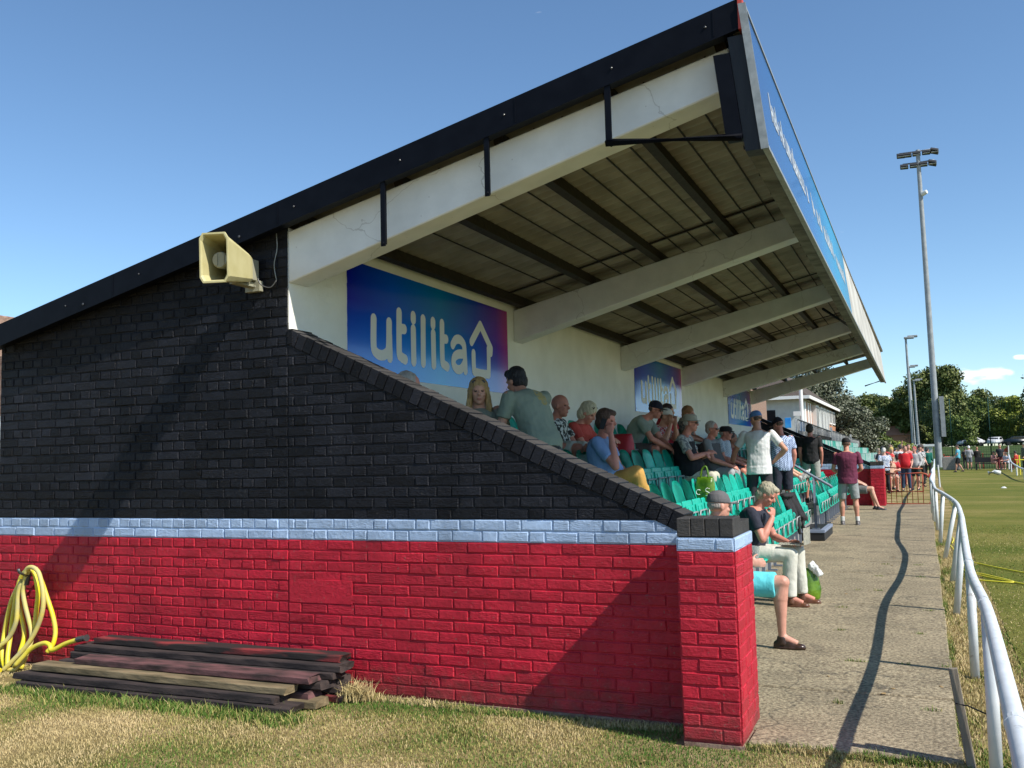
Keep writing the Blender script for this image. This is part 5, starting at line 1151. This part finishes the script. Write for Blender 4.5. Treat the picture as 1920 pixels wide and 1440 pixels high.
for s, a in ((1,62),(-1,8)):
    G = [[bm.verts.new((( i/6)*.22, s*.004+ .02*math.sin(i)*.2, 0)) for i in range(7)] for j in range(2)]
    for j in range(2):
        for i in range(7):
            v = G[j][i]
            if s == 1: v.co = V((.16+.05*math.sin(i*.5)*.3, -.16+.30*i/6, .0+j*.17)) 
            else: v.co = V((-.10+.26*j, -.16+.30*i/6, .015*math.sin(i*.8)+.0))
    for i in range(6): bm.faces.new((G[0][i],G[0][i+1],G[1][i+1],G[1][i]))
bmesh.ops.solidify(bm, geom=bm.faces[:], thickness=.002); build('sheets', bm, 'paper', t)
t = empty('mobile_phone', (-1.66+.055, 3.40-.125, .80+1.13), R(10), 'black mobile phone held to the ear of the man in light blue', 'phone')
bm = NB(); box(bm, -.026,.026,-.005,.005,-.055,.055,0,.003, Matrix.Rotation(R(20),3,'Y')); build('case', bm, 'sh_dark', t)
t = empty('plastic_cup', (-.02,2.42,.70), 0, 'clear plastic cup held by the man behind the brick pillar', 'cup')
bm = NB(); r0, r1, h = .026,.040,.12; n_=18
A=[[bm.verts.new((r*math.cos(2*math.pi*k/n_), r*math.sin(2*math.pi*k/n_), z)) for k in range(n_)] for r,z in ((r0,0),(r1,h),(r1-.002,h),(r0-.002,.003))]
for X_,Y_ in zip(A,A[1:]): bridge(bm, X_, Y_)
bm.faces.new(A[0][::-1]); bm.faces.new(A[-1]); build('cup_body', bm, 'clear', t)
# black jacket over the front row
b = NB()
for k in range(6): frus(b, (-.70+.02*k, 8.95+.10*k, .96), (-.52+.02*k, 9.05+.11*k, .60-.03*(k%3)), .06, .04, 10)
ell(b, (-.63,9.2,.95), (.10,.34,.05)); frus(b, (-.5,9.15,.6),(-.46,9.2,.36),.045,.03,8); frus(b, (-.5,9.5,.6),(-.44,9.6,.34),.045,.03,8)
o = voxel('draped_jacket', b, 'black_fab', None, .016, 2, .018, 8); tag(o, 'black jacket draped over the tipped up front row seats before the stair rail', 'jacket')

# ---------------------------------------------------------------- open terrace beyond the far wall
t = empty('open_terrace', (0,22,.1), 0, 'open stepped terrace of faded green seats beyond the red pillar', 'terrace')
bm = NB()
for i, (x0, x1, z) in enumerate(((-3.2,-2.5,1.35),(-2.5,-1.9,1.05),(-1.9,-1.3,.75),(-1.3,-.7,.42))): box(bm, x0, x1-.001, -.8, 36, -.3, z)
build('steps', bm, 'conc2', t)
for i, (x, z) in enumerate(((-2.45,1.35),(-1.85,1.05),(-1.25,.75),(-.75,.42))):
    bm = NB()
    for k in range(70):
        y = -.4+k*.5
        q_ = random.choice((0,0,1,2)); box(bm, x-.04, x, y+.02, y+.42, z+.28, z+.66, q_, .04); box(bm, x, x+.33, y+.04, y+.40, z+.26, z+.31, random.choice((0,1)), .02)
    tag(build('seat_row', bm, ['seatfade','seatfade2','seatfade3'], t), kind='stuff')
t = empty('terrace_railing', (-3.05,31,0), 0, 'grey metal balustrade stepping down behind the open terrace', 'railing')
for (y0,y1,zt,zb) in ((0,14.5,2.88,2.02),(14.7,28.5,2.72,1.5),(28.8,55,2.45,1.5)):
    bm = NB(); tube(bm, [(0,y0,zt),(0,y1,zt-.22)], .035, 6); tube(bm, [(0,y0,zb),(0,y1,zb-.1)], .03, 6); tube(bm, [(0,y0,.9),(0,y0,zt)], .05,6); tube(bm, [(0,y1,.9),(0,y1,zt)], .06,6)
    nn = int((y1-y0)/.42)
    for k in range(nn): y = y0+(y1-y0)*(k+.5)/nn; tube(bm, [(0,y,zb),(0,y,zt-.2*(k/nn))], .022, 5)
    build('panel', bm, 'galv', t)
# ---------------------------------------------------------------- clubhouse
t = empty('clubhouse', (-5,50,0), 0, 'pale rendered two storey clubhouse with brown roof and white framed windows', 'building')
bm = NB(); box(bm, -9, 0, 0, 20, -.2, 4.85); build('wall', bm, 'render', t)
bm = NB(); box(bm, .002, .25, 14.0, 19.8, -.2, 3.5); build('brick_bay', bm, 'brickorange', t)
bm = NB()
a = [bm.verts.new(c) for c in ((.5,-.6,4.80),(.5,20.6,4.80),(-9.5,20.6,4.80),(-9.5,-.6,4.80),(-2.4,5.0,7.1),(-2.4,17,7.1),(-6.8,17,7.1),(-6.8,5.0,7.1))]
for q in ((0,1,5,4),(1,2,6,5),(2,3,7,6),(3,0,4,7),(4,5,6,7),(3,2,1,0)): bm.faces.new([a[i] for i in q])
build('roof', bm, 'tile', t)
bm = NB(); box(bm, -9.6,.55,-.68,-.61,4.66,4.84); box(bm,.51,.58,-.6,20.6,4.66,4.84); build('gutter', bm, 'white_pl', t)
bm = NB(); box(bm, -2.1,-1.45,-.02,-.003,2.9,4.1); build('window', bm, 'glass', t)
wn = [(.9,1.6,2.2,4.6,0),(2.6,3.1,2.2,4.6,0),(3.9,4.3,2.4,4.6,0),(5.3,6.9,2.9,4.55,1),(8.2,9.6,2.9,4.55,1),(10.4,11.6,2.9,4.55,1),(12.4,13.6,2.9,4.55,1),(14.4,16,3.6,4.55,1),(16.6,18.6,3.6,4.55,1)]
bm = NB()
for y0,y1,z0,z1,g in wn:
    if g:
        f = NB(); 
        for q in ((y0,y1,z0,z0+.09),(y0,y1,z1-.09,z1),(y0,y0+.12,z0+.09,z1-.09),(y1-.12,y1,z0+.09,z1-.09),((y0+y1)/2-.05,(y0+y1)/2+.05,z0+.09,z1-.09)): box(f, .01,.30,*q)
        w = build('window', f, 'white_pl', t); g_ = NB(); box(g_, .005,.28,y0+.12,y1-.12,z0+.09,z1-.09); build('pane', g_, 'glass', w)
    else: box(bm, .002,.10,y0,y1,z0,z1)
build('white_pilaster', bm, 'white_pl', t)
bm = NB()
for y0,y1 in ((1.6,2.6),(3.1,3.9),(4.3,5.3)): box(bm, .002,.03,y0,y1,2.0,4.6)
build('brick_strip', bm, 'brickorange', t)
t = empty('flag_pole', (-3.60,37.8,0), 0, 'white painted pole standing in front of the clubhouse corner', 'pole')
bm = NB(); frus(bm, (0,0,0),(0,0,4.95),.09,.08,10); build('shaft', bm, 'white_pl', t); bm = NB(); box(bm,-.35,-.05,-.1,.1,3.25,3.45); build('camera_box', bm, 'white_pl', t)
for x, y, z, w, lb in ((-5.22,34,2.95,.42,'blue banner panel left behind the standing spectators'),(-3.92,34.5,2.86,.25,'blue banner panel behind the hooded spectator'),(-3.42,35,2.70,.22,'blue banner panel right of the hooded spectator')):
    bm = NB(); box(bm, 0,w,0,.04,-.22,.20,0,.01); o = build('banner_panel', bm, 'bluesign'); o.location = (x,y,z); tag(o, lb, 'banner')
# brick building seen through the gap and at the left edge
t = empty('brick_building', (-9.5,33,0), 0, 'old brick building with cream door surround glimpsed past the end of the back wall', 'building')
bm = NB(); box(bm, -4,3.9,0,8,-.2,4.6); build('wall', bm, 'brickbare', t); bm = NB(); box(bm, 3.2,3.5,-.2,-.002,-.2,4.1,0,.01); box(bm, 3.0,4.4,-.22,-.02,4.1,4.45,0,.03); build('door_surround', bm, 'horn', t)
t = empty('outbuilding', (-9.6,1.4,0), 0, 'brown brick outbuilding just showing past the left end of the gable wall', 'building')
bm = NB(); box(bm, -4,1.9,0,4,-.2,2.86); build('wall', bm, 'brickbare', t); bm = NB(); box(bm, -.4,.72,.3,1.3,2.86,3.50,0,.02); build('chimney', bm, 'brickbare', t)
bm = NB(); box(bm, 1.0,1.91,-.02,-.003,.3,2.2); build('white_panel', bm, 'white_pl', t)

# ---------------------------------------------------------------- masts
def mast(loc, h, r0, r1, lb, big):
    t = empty('floodlight_mast', loc, 0, lb, 'floodlight mast', 'floodlight masts')
    bm = NB(); k = 10; frus(bm, (0,0,-.1),(-.035*h*.0,0,h),r0,r1,16); build('mast_tube', bm, 'mast', t, smooth=False)
    if big:
        bm = NB(); box(bm, .30,.62,-.35,.0,4.0-1.6,4.0+1.5); build('control_box', bm, 'mast', t)
        bm = NB(); tube(bm, [(-1.35,0,h-.1),(1.35,0,h-.1)], .07, 6); tube(bm, [(-1.15,0,h-1.0),(1.15,0,h-1.0)], .07, 6); build('cross_arm', bm, 'mast', t)
        for z, xs_ in ((h-.28,(-1.25,-.75,-.1,.6,1.2)),(h-1.2,(-1.05,-.35,.35,1.0))):
            for x in xs_:
                bm = NB(); vs = box(bm, x-.30,x+.30,-.30,.30,z-.10,z+.10,0,.03, Matrix.Rotation(R(-22 if x > .9 else -10),3,'X')@Matrix.Rotation(R(22 if x > .9 else 3),3,'Y')); f_ = build('floodlight', bm, 'lamp', t)
                bm = NB(); box(bm, x-.24,x+.24,-.28,-.1,z-.13,z-.108); build('lens', bm, 'lampglass', f_)
        bm = NB(); frus(bm, (.1,-.1,h-3.6),(.45,-.3,h-3.5),.20,.16,12); build('dish', bm, 'bagwhite', t)
    else:
        bm = NB(); box(bm, -.2,.9,-.3,.3,h-.25,h+.0,0,.05); box(bm,.2,1.3,-.2,.4,h-.1,h+.15,0,.05); build('floodlight', bm, 'mast', t)
    return t
t = mast((2.33,73.6,.17), 25.1, .26, .15, 'tallest grey floodlight mast with two tiers of lamps and a control box', True); t.rotation_euler = (0, R(-.45), 0)
mast((.22,114,1.0), 14.0, .20, .12, 'thin floodlight mast left of the tall one', False).rotation_euler = (0,R(-.8),0)
mast((.05,144,1.5), 12.5, .22, .13, 'second thin mast partly hidden behind the first thin one', False).rotation_euler = (0,R(-.8),0)
mast((.50,164,1.9), 11.4, .24, .14, 'third and furthest thin mast close to the tall one', False).rotation_euler = (0,R(-.8),0)

# ---------------------------------------------------------------- far fences, dugout things, cars
t = empty('far_mesh_fence', (0,68.5,.17), 0, 'dark green mesh panel fence round the far end of the pitch', 'fence')
bm = NB(); 
for z in (.10,.55,1.0): tube(bm, [(2.6,0,z),(30,0,z)], .02, 4)
x = 2.6
while x < 20: tube(bm, [(x,0,0),(x,0,1.02)], .012, 4); x += .16
build('mesh_panel', bm, 'darkgreen', t)
x = 2.6
while x < 22: bm = NB(); box(bm, x-.04,x+.04,.03,.10,0,1.1); build('post', bm, 'gatered', t); x += 2.5
t = empty('ball_stop_fence', (0,90,.1), 0, 'tall dark green ball stop netting on thin posts in front of the far trees', 'fence')
x = 0.5
while x < 24: bm = NB(); tube(bm, [(x,0,0),(x,0,6.2)], .05, 5); build('post', bm, 'darkgreen', t); x += 3.2
bm = NB(); x = .5
while x < 24: tube(bm, [(x,0,0),(x,0,6.1)], .007, 3); x += .2
z = .2
while z < 6.2: tube(bm, [(.5,0,z),(24,0,z)], .007, 3); z += .2
build('netting', bm, 'darkgreen', t)
bm = NB(); box(bm, -.55,.55,-.35,.35,0,.92,0,.03); o = build('concrete_block', bm, 'conc2'); o.location = (3.0,67.0,.15); tag(o, 'pale concrete block at the foot of the tallest mast', 'block')
bm = NB(); box(bm, -.3,.3,-.3,.3,0,.75,0,.05); box(bm, -.25,.25,-.25,.25,.75,.95,1,.05); o = build('litter_bin', bm, ['sh_dark','redpaint']); o.location = (2.78,69.5,.15); tag(o, 'black bin with red top beside the tallest mast', 'bin')
t = empty('dugout_bench', (5.35,65.2,.15), 0, 'dark timber bench under the seated people at the far railings', 'bench')
bm = NB(); box(bm, -.9,.7,-.25,.25,.40,.46); build('seat', bm, 'sh_dark', t); bm = NB(); box(bm,-.9,-.8,-.2,.2,0,.4); box(bm,.6,.7,-.2,.2,0,.4); build('leg', bm, 'sh_dark', t); bm = NB(); box(bm,-.9,.7,.22,.26,.5,.85); build('backrest', bm, 'sh_dark', t)
bm = NB(); tube(bm, [(-.30,0,.10),(.0,.05,.16),(.28,-.05,.10)], .12, 8); o = build('kit_bag', bm, 'bagwhite', smooth=True); o.location = (4.75,51.5,.15); tag(o, 'blue white kit bag lying alone on the pitch', 'bag')
for x, y, lb in ((3.9,32.8,'small white disc marker nearest on the grass'),(4.75,30.2,'small white disc marker at the right edge')):
    bm = NB(); loft(bm, [(V((0,0,0)),V((1,0,0)),V((0,1,0)),.10,.10),(V((0,0,.05)),V((1,0,0)),V((0,1,0)),.04,.04)], 12); o = build('disc_marker', bm, 'bagwhite'); o.location = (x,y,.145); tag(o, lb, 'marker', 'training disc markers')
for x, y, c, lb in ((5.9,50.5,'yel','yellow training mannequin pole left of the pair by the corner'),(6.25,50.0,'yel','yellow training pole right of the pair by the corner')):
    bm = NB(); frus(bm, (0,0,0),(0,0,1.05),.035,.035,8); frus(bm, (-.2,0,.80),(.2,0,.80),.03,.03,6); frus(bm, (-.12,0,.0),(-.12,0,.80),.02,.02,6); o = build('training_pole', bm, c); o.location = (x,y,.15); tag(o, lb, 'training pole', 'training poles')
t = empty('corner_flag', (6.4,64.5,.15), 0, 'small dark red corner flag on a white pole', 'flag')
bm = NB(); frus(bm,(0,0,0),(.05,0,1.6),.04,.03,6); build('pole', bm, 'white_pl', t); bm = NB(); a=[bm.verts.new(c) for c in ((.04,0,1.6),(.04,0,1.15),(-.35,.05,1.2))]; bm.faces.new(a); bmesh.ops.solidify(bm, geom=bm.faces[:], thickness=.01); build('flag', bm, 'gatered', t)
t = empty('curved_barrier', (0,0,.15), 0, 'cream tubular barrier curving round the far corner of the pitch', 'railing')
bm = NB(); tube(bm, spline([(6.3,62.5,1.0),(6.05,58.0,.62),(5.7,50,.50),(5.45,43,.46),(5.6,38,.5),(6.5,33,.55)]), .045, 8); build('top_rail', bm, 'rail', t)
for x, y in ((6.05,58.),(5.45,43),(5.55,39.5),(5.7,50)):
    bm = NB(); frus(bm, (x,y,-.1),(x,y,.5),.04,.04,8); build('post', bm, 'rail', t)
bm = NB(); frus(bm, (1.80,34.3,.1),(1.78,34.3,1.0),.035,.03,8); o = build('white_post', bm, 'rail'); tag(o, 'lone white post standing in the grass right of the red gate', 'post')
def car(loc, rz, m_, lb):
    t = empty('parked_car', loc, R(rz), lb, 'car', 'cars parked beyond the far fence')
    bm = NB(); pr = [(-2.1,.35),(-2.15,.7),(-1.9,.95),(-1.3,1.02),(-.6,1.46),(.9,1.48),(1.6,1.05),(2.1,.92),(2.15,.4)]
    A = [bm.verts.new((x,-.85,z)) for x, z in pr]; B = [bm.verts.new((x,.85,z)) for x, z in pr]
    bm.faces.new(A[::-1]); bm.faces.new(B)
    for k in range(len(pr)): bm.faces.new((A[k],A[(k+1)%len(pr)],B[(k+1)%len(pr)],B[k]))
    bmesh.ops.bevel(bm, geom=bm.edges[:], offset=.07, segments=2, affect='EDGES'); build('body', bm, m_, t, smooth=True)
    bm = NB(); 
    for s in (-1,1):
        q = [(-1.1,1.05),(-.55,1.38),(.8,1.40),(1.3,1.07)]; a = [bm.verts.new((x,s*.862,z)) for x,z in q]; bm.faces.new(a)
    box(bm, 1.0,1.05,-.7,.7,1.1,1.35,0,0,Matrix.Rotation(R(-50),3,'Y')); box(bm, -1.05,-1.0,-.7,.7,1.1,1.38,0,0,Matrix.Rotation(R(55),3,'Y')); build('window', bm, 'glass', t)
    for x in (-1.35,1.35):
        for s in (-1,1):
            bm = NB(); frus(bm,(x,s*.72,.32),(x,s*.88,.32),.32,.32,16); w = build('wheel', bm, 'sh_dark', t)
    return t
car((8.5,169.7,2.0), 20, 'car_w', 'silver parked car left behind the far fence'); car((12.2,169.4,2.0), 75, 'car_w', 'white parked car in the middle behind the far fence'); car((15.4,169.3,2.0), 5, 'car_d', 'dark parked car at the right edge behind the far fence')
t = empty('white_van', (-1.2,95,.2), R(5), 'white van roof showing behind the crowd', 'van')
bm = NB(); box(bm, -2.4,2.4,-.9,.9,.4,1.9,0,.15); build('body', bm, 'car_w', t); bm = NB(); box(bm,-2.2,1.5,-.91,-.905,1.2,1.7); build('window', bm, 'glass', t)
t = empty('clubhouse_hut', (1.0,88,.2), 0, 'white hut with flat roof between the thin masts and the tall mast', 'hut')
bm = NB(); box(bm, -1.0,1.0,-1,1,0,1.7); build('wall', bm, 'render', t); bm = NB(); box(bm,-1.2,1.2,-1.2,1.2,1.7,1.9); build('roof', bm, 'white_pl', t)
t = empty('tiled_house', (-3.4,184,1.0), 0, 'distant house with orange tiled roof among the trees', 'house')
bm = NB(); box(bm,-2.5,2.5,-3,3,0,3.4); build('wall', bm, 'brickorange', t); bm = NB(); a=[bm.verts.new(c) for c in ((-2.8,-3.3,3.4),(2.8,-3.3,3.4),(2.8,3.3,3.4),(-2.8,3.3,3.4),(-2,0,5.2),(2,0,5.2))]
for q in ((0,1,5,4),(1,2,5),(2,3,4,5),(3,0,4),(3,2,1,0)): bm.faces.new([a[i] for i in q])
build('roof', bm, 'brickorange', t)

# ---------------------------------------------------------------- trees
def leaves(n, blobs, size, seed, bright=.25):
    rg = np.random.default_rng(seed); vol = np.array([b[3]*b[4]*b[5] for b in blobs]); pick = rg.choice(len(blobs), n, p=vol/vol.sum())
    B = np.array(blobs)[pick]; d = rg.normal(size=(n,3)); d /= np.linalg.norm(d,axis=1)[:,None]; r = rg.random(n)**.28
    c = B[:,:3]+d*r[:,None]*B[:,3:6]*(1+.10*rg.normal(size=(n,1)))
    nrm = d*.6+rg.normal(size=(n,3))*.55+np.array([0,0,.35]); nrm /= np.linalg.norm(nrm,axis=1)[:,None]
    t = np.cross(nrm, rg.normal(size=(n,3))); t /= np.linalg.norm(t,axis=1)[:,None]; bt = np.cross(nrm,t)
    s = size*rg.uniform(.55,1.3,n)[:,None]
    v = np.stack([c-t*s, c+bt*s*.55, c+t*s, c-bt*s*.55],1).reshape(-1,3); k = np.arange(n)*4
    return v, np.stack([k,k+1,k+2,k+3],1), (rg.random(n) < bright).astype(int)
LM = {'dark':(leafmat('leaf_dark',(.05,.072,.014),(.10,.125,.028)), leafmat('leaf_dark_light',(.15,.17,.04),(.21,.22,.07))),
      'olive':(leafmat('leaf_olive',(.055,.070,.035),(.11,.12,.075)), leafmat('leaf_silver',(.19,.20,.14),(.25,.26,.19))),
      'green':(leafmat('leaf_green',(.065,.10,.02),(.12,.16,.035)), leafmat('leaf_green_light',(.16,.21,.04),(.22,.26,.06))),
      'yellow':(leafmat('leaf_yellow',(.13,.17,.02),(.20,.24,.03)), leafmat('leaf_yellow_light',(.30,.34,.06),(.36,.38,.08)))}
def tree(x, y, h, w, kind, lb, n, size, seed, low=.15, cat='tree', nb=16, grp='trees beyond the pitch'):
    bz = .1
    if y > 94:
        k = 1.65; top = 1.59+(h-1.59)*k; x, y = 1.33+(x-1.33)*k, -5.67+(y+5.67)*k; bz = rz(y); h = top-bz; w *= k; size *= 1.5
    rg = random.Random(seed); t = empty('tree' if cat == 'tree' else 'bush', (x,y,bz), 0, lb, cat, grp)
    bl = []
    for i in range(nb):
        a = rg.uniform(0,6.28); f = rg.random()**.6; zz = rg.uniform(low, .88); prof = math.sin(math.pi*min(1,max(.18,(zz-low*.4)/(1.0)))**.8)
        rr = w*.5*prof*f*.8; s = rg.uniform(.16,.30)*w*.62; bl.append((math.cos(a)*rr, math.sin(a)*rr, zz*h, s, s, s*.75*min(1.2,h/w+.3)))
    bl.append((0,0,h*.55,w*.28,w*.28,h*.28)); bl.append((0,0,h*.86,w*.18,w*.18,h*.13))
    v, f, mi = leaves(n, bl, size, seed); v[:,2] = np.maximum(v[:,2], .05)
    mesh_np('crown', v, f, list(LM[kind]), t, mi=mi)
    bm = NB(); r = .03*h**.5*1.2
    tube(bm, [(0,0,-.2),(rg.uniform(-.1,.1),0,h*.3),(rg.uniform(-.3,.3),rg.uniform(-.2,.2),h*.62)], [r*1.3,r,r*.55], 8)
    tk = build('trunk', bm, 'bark', t); bm = NB()
    for i in range(7):
        a = i*.9+rg.random(); z0 = h*rg.uniform(.25,.5); q = bl[i]; tube(bm, [(0,0,z0),(q[0]*.5,q[1]*.5,(z0+q[2])/2+.1),(q[0],q[1],q[2])], [r*.5,r*.35,r*.15], 6)
    build('limb', bm, 'bark', t)
T = [(-5.6,72,8.3,8.5,'olive','silvery olive tree with dense fine crown beside the clubhouse',26000,.13),(-8.6,70,7.6,7,'olive','second silvery tree half hidden by the clubhouse roof',12000,.14),(-2.9,70,5.0,4.5,'olive','low silvery tree sloping down right of the olive tree',11000,.12),
 (3.2,107,10.9,9.5,'dark','biggest dark tree directly behind the tallest mast',24000,.20),(-.6,110,9.0,6.5,'dark','dark tree behind the thin masts',14000,.20),(-4.2,118,8.6,8,'dark','dark tree rising between the olive tree and the masts',14000,.21),
 (6.4,112,7.6,6,'green','mid green tree right of the biggest dark tree',12000,.19),(8.0,124,9.2,6,'dark','open crowned tree low under the white cloud',6500,.20),(10.4,112,7.4,6.5,'yellow','yellow green tree near the right edge',14000,.18),(13.2,106,10.4,7.5,'dark','tall dark tree at the right edge of the picture',16000,.20),
 (5.4,118,8.2,7,'green','green tree filling the gap right of the biggest dark tree',8000,.2),(10.0,122,8.0,7,'dark','dark tree low between the yellow tree and the cloud',7000,.2),(.9,122,8.4,7,'green','green tree between the masts and the biggest dark tree',7000,.2),(17.5,108,10,8,'dark','dark tree just outside the right edge',5000,.24),(-9,116,8,9,'green','green tree behind the silvery trees',6000,.24),(-14,90,9,10,'dark','dark tree behind the clubhouse',6000,.24),(5.0,101,5.0,5,'green','lighter low tree in front of the biggest dark tree',9000,.17)]
for i, a in enumerate(T): tree(*a, 31+i)
T2 = [(-2.3,79,3.6,4,'green','bright green bush left of the thin masts',8000,.12),(-4.4,73,3.6,3.5,'green','green bush under the olive tree',7000,.12),(-.6,84,2.2,4,'yellow','low yellow green hedge end by the crowd',5000,.12),(1.6,113,3.6,5,'green','dark green bush behind the white hut',5000,.15),(4.6,113,3.6,7,'green','bush behind the netting left',5000,.15),(8.6,113,3.6,7.5,'green','bush behind the netting in the middle',5000,.15),(13,113,3.7,7.5,'dark','bush behind the netting at the right',4500,.15),(-7,64,3.0,3.5,'green','bush beside the clubhouse end',4000,.12)]
for i, a in enumerate(T2): tree(*a, 61+i, low=.12, cat='bush', nb=9, grp='bushes beyond the pitch')
o = tree

# ---------------------------------------------------------------- sky, sun, camera
AZ = math.atan2(-.28, .95); EL = math.atan2(1.0, math.hypot(.95,.28))
w = bpy.data.worlds.new('World'); scene.world = w; w.use_nodes = True; nt = w.node_tree; N = nt.nodes.new; L = nt.links.new
bg = nt.nodes['Background']; sk = N('ShaderNodeTexSky'); sk.sky_type = 'NISHITA'; sk.sun_disc = False; sk.sun_elevation = EL; sk.sun_rotation = math.pi/2-AZ
sk.air_density = 1.0; sk.dust_density = SKYD; sk.ozone_density = 2.5; sk.altitude = 1500
tc = N('ShaderNodeTexCoord'); hs = N('ShaderNodeHueSaturation'); hs.inputs['Saturation'].default_value = 1.05; hs.inputs['Value'].default_value = 1.
tn = N('ShaderNodeMix'); tn.data_type = 'RGBA'; tn.blend_type = 'MULTIPLY'; tn.inputs[0].default_value = 1; tn.inputs[7].default_value = (.94,1.0,.99,1); L(sk.outputs['Color'], tn.inputs[6]); L(tn.outputs[2], hs.inputs['Color'])
# small fair weather clouds low over the far trees
mp = N('ShaderNodeMapping'); mp.inputs['Scale'].default_value = (26,26,80); mp.inputs['Location'].default_value = (CLX,0,.0); L(tc.outputs['Generated'], mp.inputs['Vector'])
nz = N('ShaderNodeTexNoise'); nz.inputs['Scale'].default_value = 1.; nz.inputs['Detail'].default_value = 7; nz.inputs['Roughness'].default_value = .55; L(mp.outputs['Vector'], nz.inputs['Vector'])
def blob(cx, cz, sx, sz):
    d = V((cx,1,cz)).normalized(); sp_ = N('ShaderNodeSeparateXYZ'); L(tc.outputs['Generated'], sp_.inputs[0]); o = []
    for ax_, c_, s_ in (('X',d.x,sx),('Z',d.z,sz)):
        a = N('ShaderNodeMath'); a.operation = 'SUBTRACT'; a.inputs[1].default_value = c_; L(sp_.outputs[ax_], a.inputs[0])
        b = N('ShaderNodeMath'); b.operation = 'DIVIDE'; b.inputs[1].default_value = s_; L(a.outputs[0], b.inputs[0])
        c = N('ShaderNodeMath'); c.operation = 'POWER'; c.inputs[1].default_value = 2; 
        ab = N('ShaderNodeMath'); ab.operation = 'ABSOLUTE'; L(b.outputs[0], ab.inputs[0]); L(ab.outputs[0], c.inputs[0]); o.append(c)
    s = N('ShaderNodeMath'); L(o[0].outputs[0], s.inputs[0]); L(o[1].outputs[0], s.inputs[1])
    y_ = N('ShaderNodeMath'); y_.operation = 'LESS_THAN'; y_.inputs[1].default_value = 0; L(sp_.outputs['Y'], y_.inputs[0])
    y2 = N('ShaderNodeMath'); y2.operation = 'MULTIPLY_ADD'; y2.inputs[1].default_value = 50; L(y_.outputs[0], y2.inputs[0]); L(s.outputs[0], y2.inputs[2])
    r = N('ShaderNodeMapRange'); r.inputs['From Min'].default_value = 0; r.inputs['From Max'].default_value = 1; r.inputs['To Min'].default_value = .55; r.inputs['To Max'].default_value = 0; L(y2.outputs[0], r.inputs['Value']); return r
b1 = blob(.055,.070,.034,.013); b2 = blob(.088,.086,.010,.004); b3 = blob(-.03,.048,.03,.008); b4 = blob(-.10,.045,.04,.010)
acc = b1.outputs[0]
for q in (b2,b3,b4):
    m_ = N('ShaderNodeMath'); m_.operation = 'MAXIMUM'; L(acc, m_.inputs[0]); L(q.outputs[0], m_.inputs[1]); acc = m_.outputs[0]
ad = N('ShaderNodeMath'); L(nz.outputs['Fac'], ad.inputs[0]); L(acc, ad.inputs[1])
cr = N('ShaderNodeMapRange'); cr.interpolation_type = 'SMOOTHSTEP'; cr.inputs['From Min'].default_value = .74; cr.inputs['From Max'].default_value = 1.0; cr.inputs['To Max'].default_value = .85; L(ad.outputs[0], cr.inputs['Value'])
mx = N('ShaderNodeMix'); mx.data_type = 'RGBA'; mx.inputs[7].default_value = (8.5,8.2,7.9,1); L(cr.outputs[0], mx.inputs[0]); L(hs.outputs['Color'], mx.inputs[6])
L(mx.outputs[2], bg.inputs['Color']); bg.inputs['Strength'].default_value = SKYS
sl_ = bpy.data.lights.new('sun', 'SUN'); sl_.energy = SUNS; sl_.angle = R(.5); sl_.color = (1,.95,.86); so_ = bpy.data.objects.new('sun', sl_); COL.objects.link(so_)
so_.rotation_euler = V((-.95,.28,-1.0)).to_track_quat('-Z','Y').to_euler()
yaw, pit, rol = .413, .081, -.024
f = V((-math.sin(yaw)*math.cos(pit), math.cos(yaw)*math.cos(pit), math.sin(pit))); r0 = V((math.cos(yaw), math.sin(yaw), 0)); u0 = r0.cross(f)
r_ = math.cos(rol)*r0+math.sin(rol)*u0; u_ = -math.sin(rol)*r0+math.cos(rol)*u0
cd = bpy.data.cameras.new('camera'); cam = bpy.data.objects.new('camera', cd); COL.objects.link(cam)
cd.sensor_fit = 'HORIZONTAL'; cd.sensor_width = 36; cd.lens = 1751.2/1920*36; cd.clip_start = .05; cd.clip_end = 2000
cam.matrix_world = Matrix(((r_.x,u_.x,-f.x,1.33),(r_.y,u_.y,-f.y,-5.672),(r_.z,u_.z,-f.z,1.592),(0,0,0,1)))
scene.camera = cam
scene.render.engine = 'CYCLES'
scene.view_settings.view_transform = 'Standard'; scene.view_settings.look = 'None'; scene.view_settings.gamma = 1; scene.view_settings.exposure = EXPO; scene.view_settings.use_curve_mapping = False
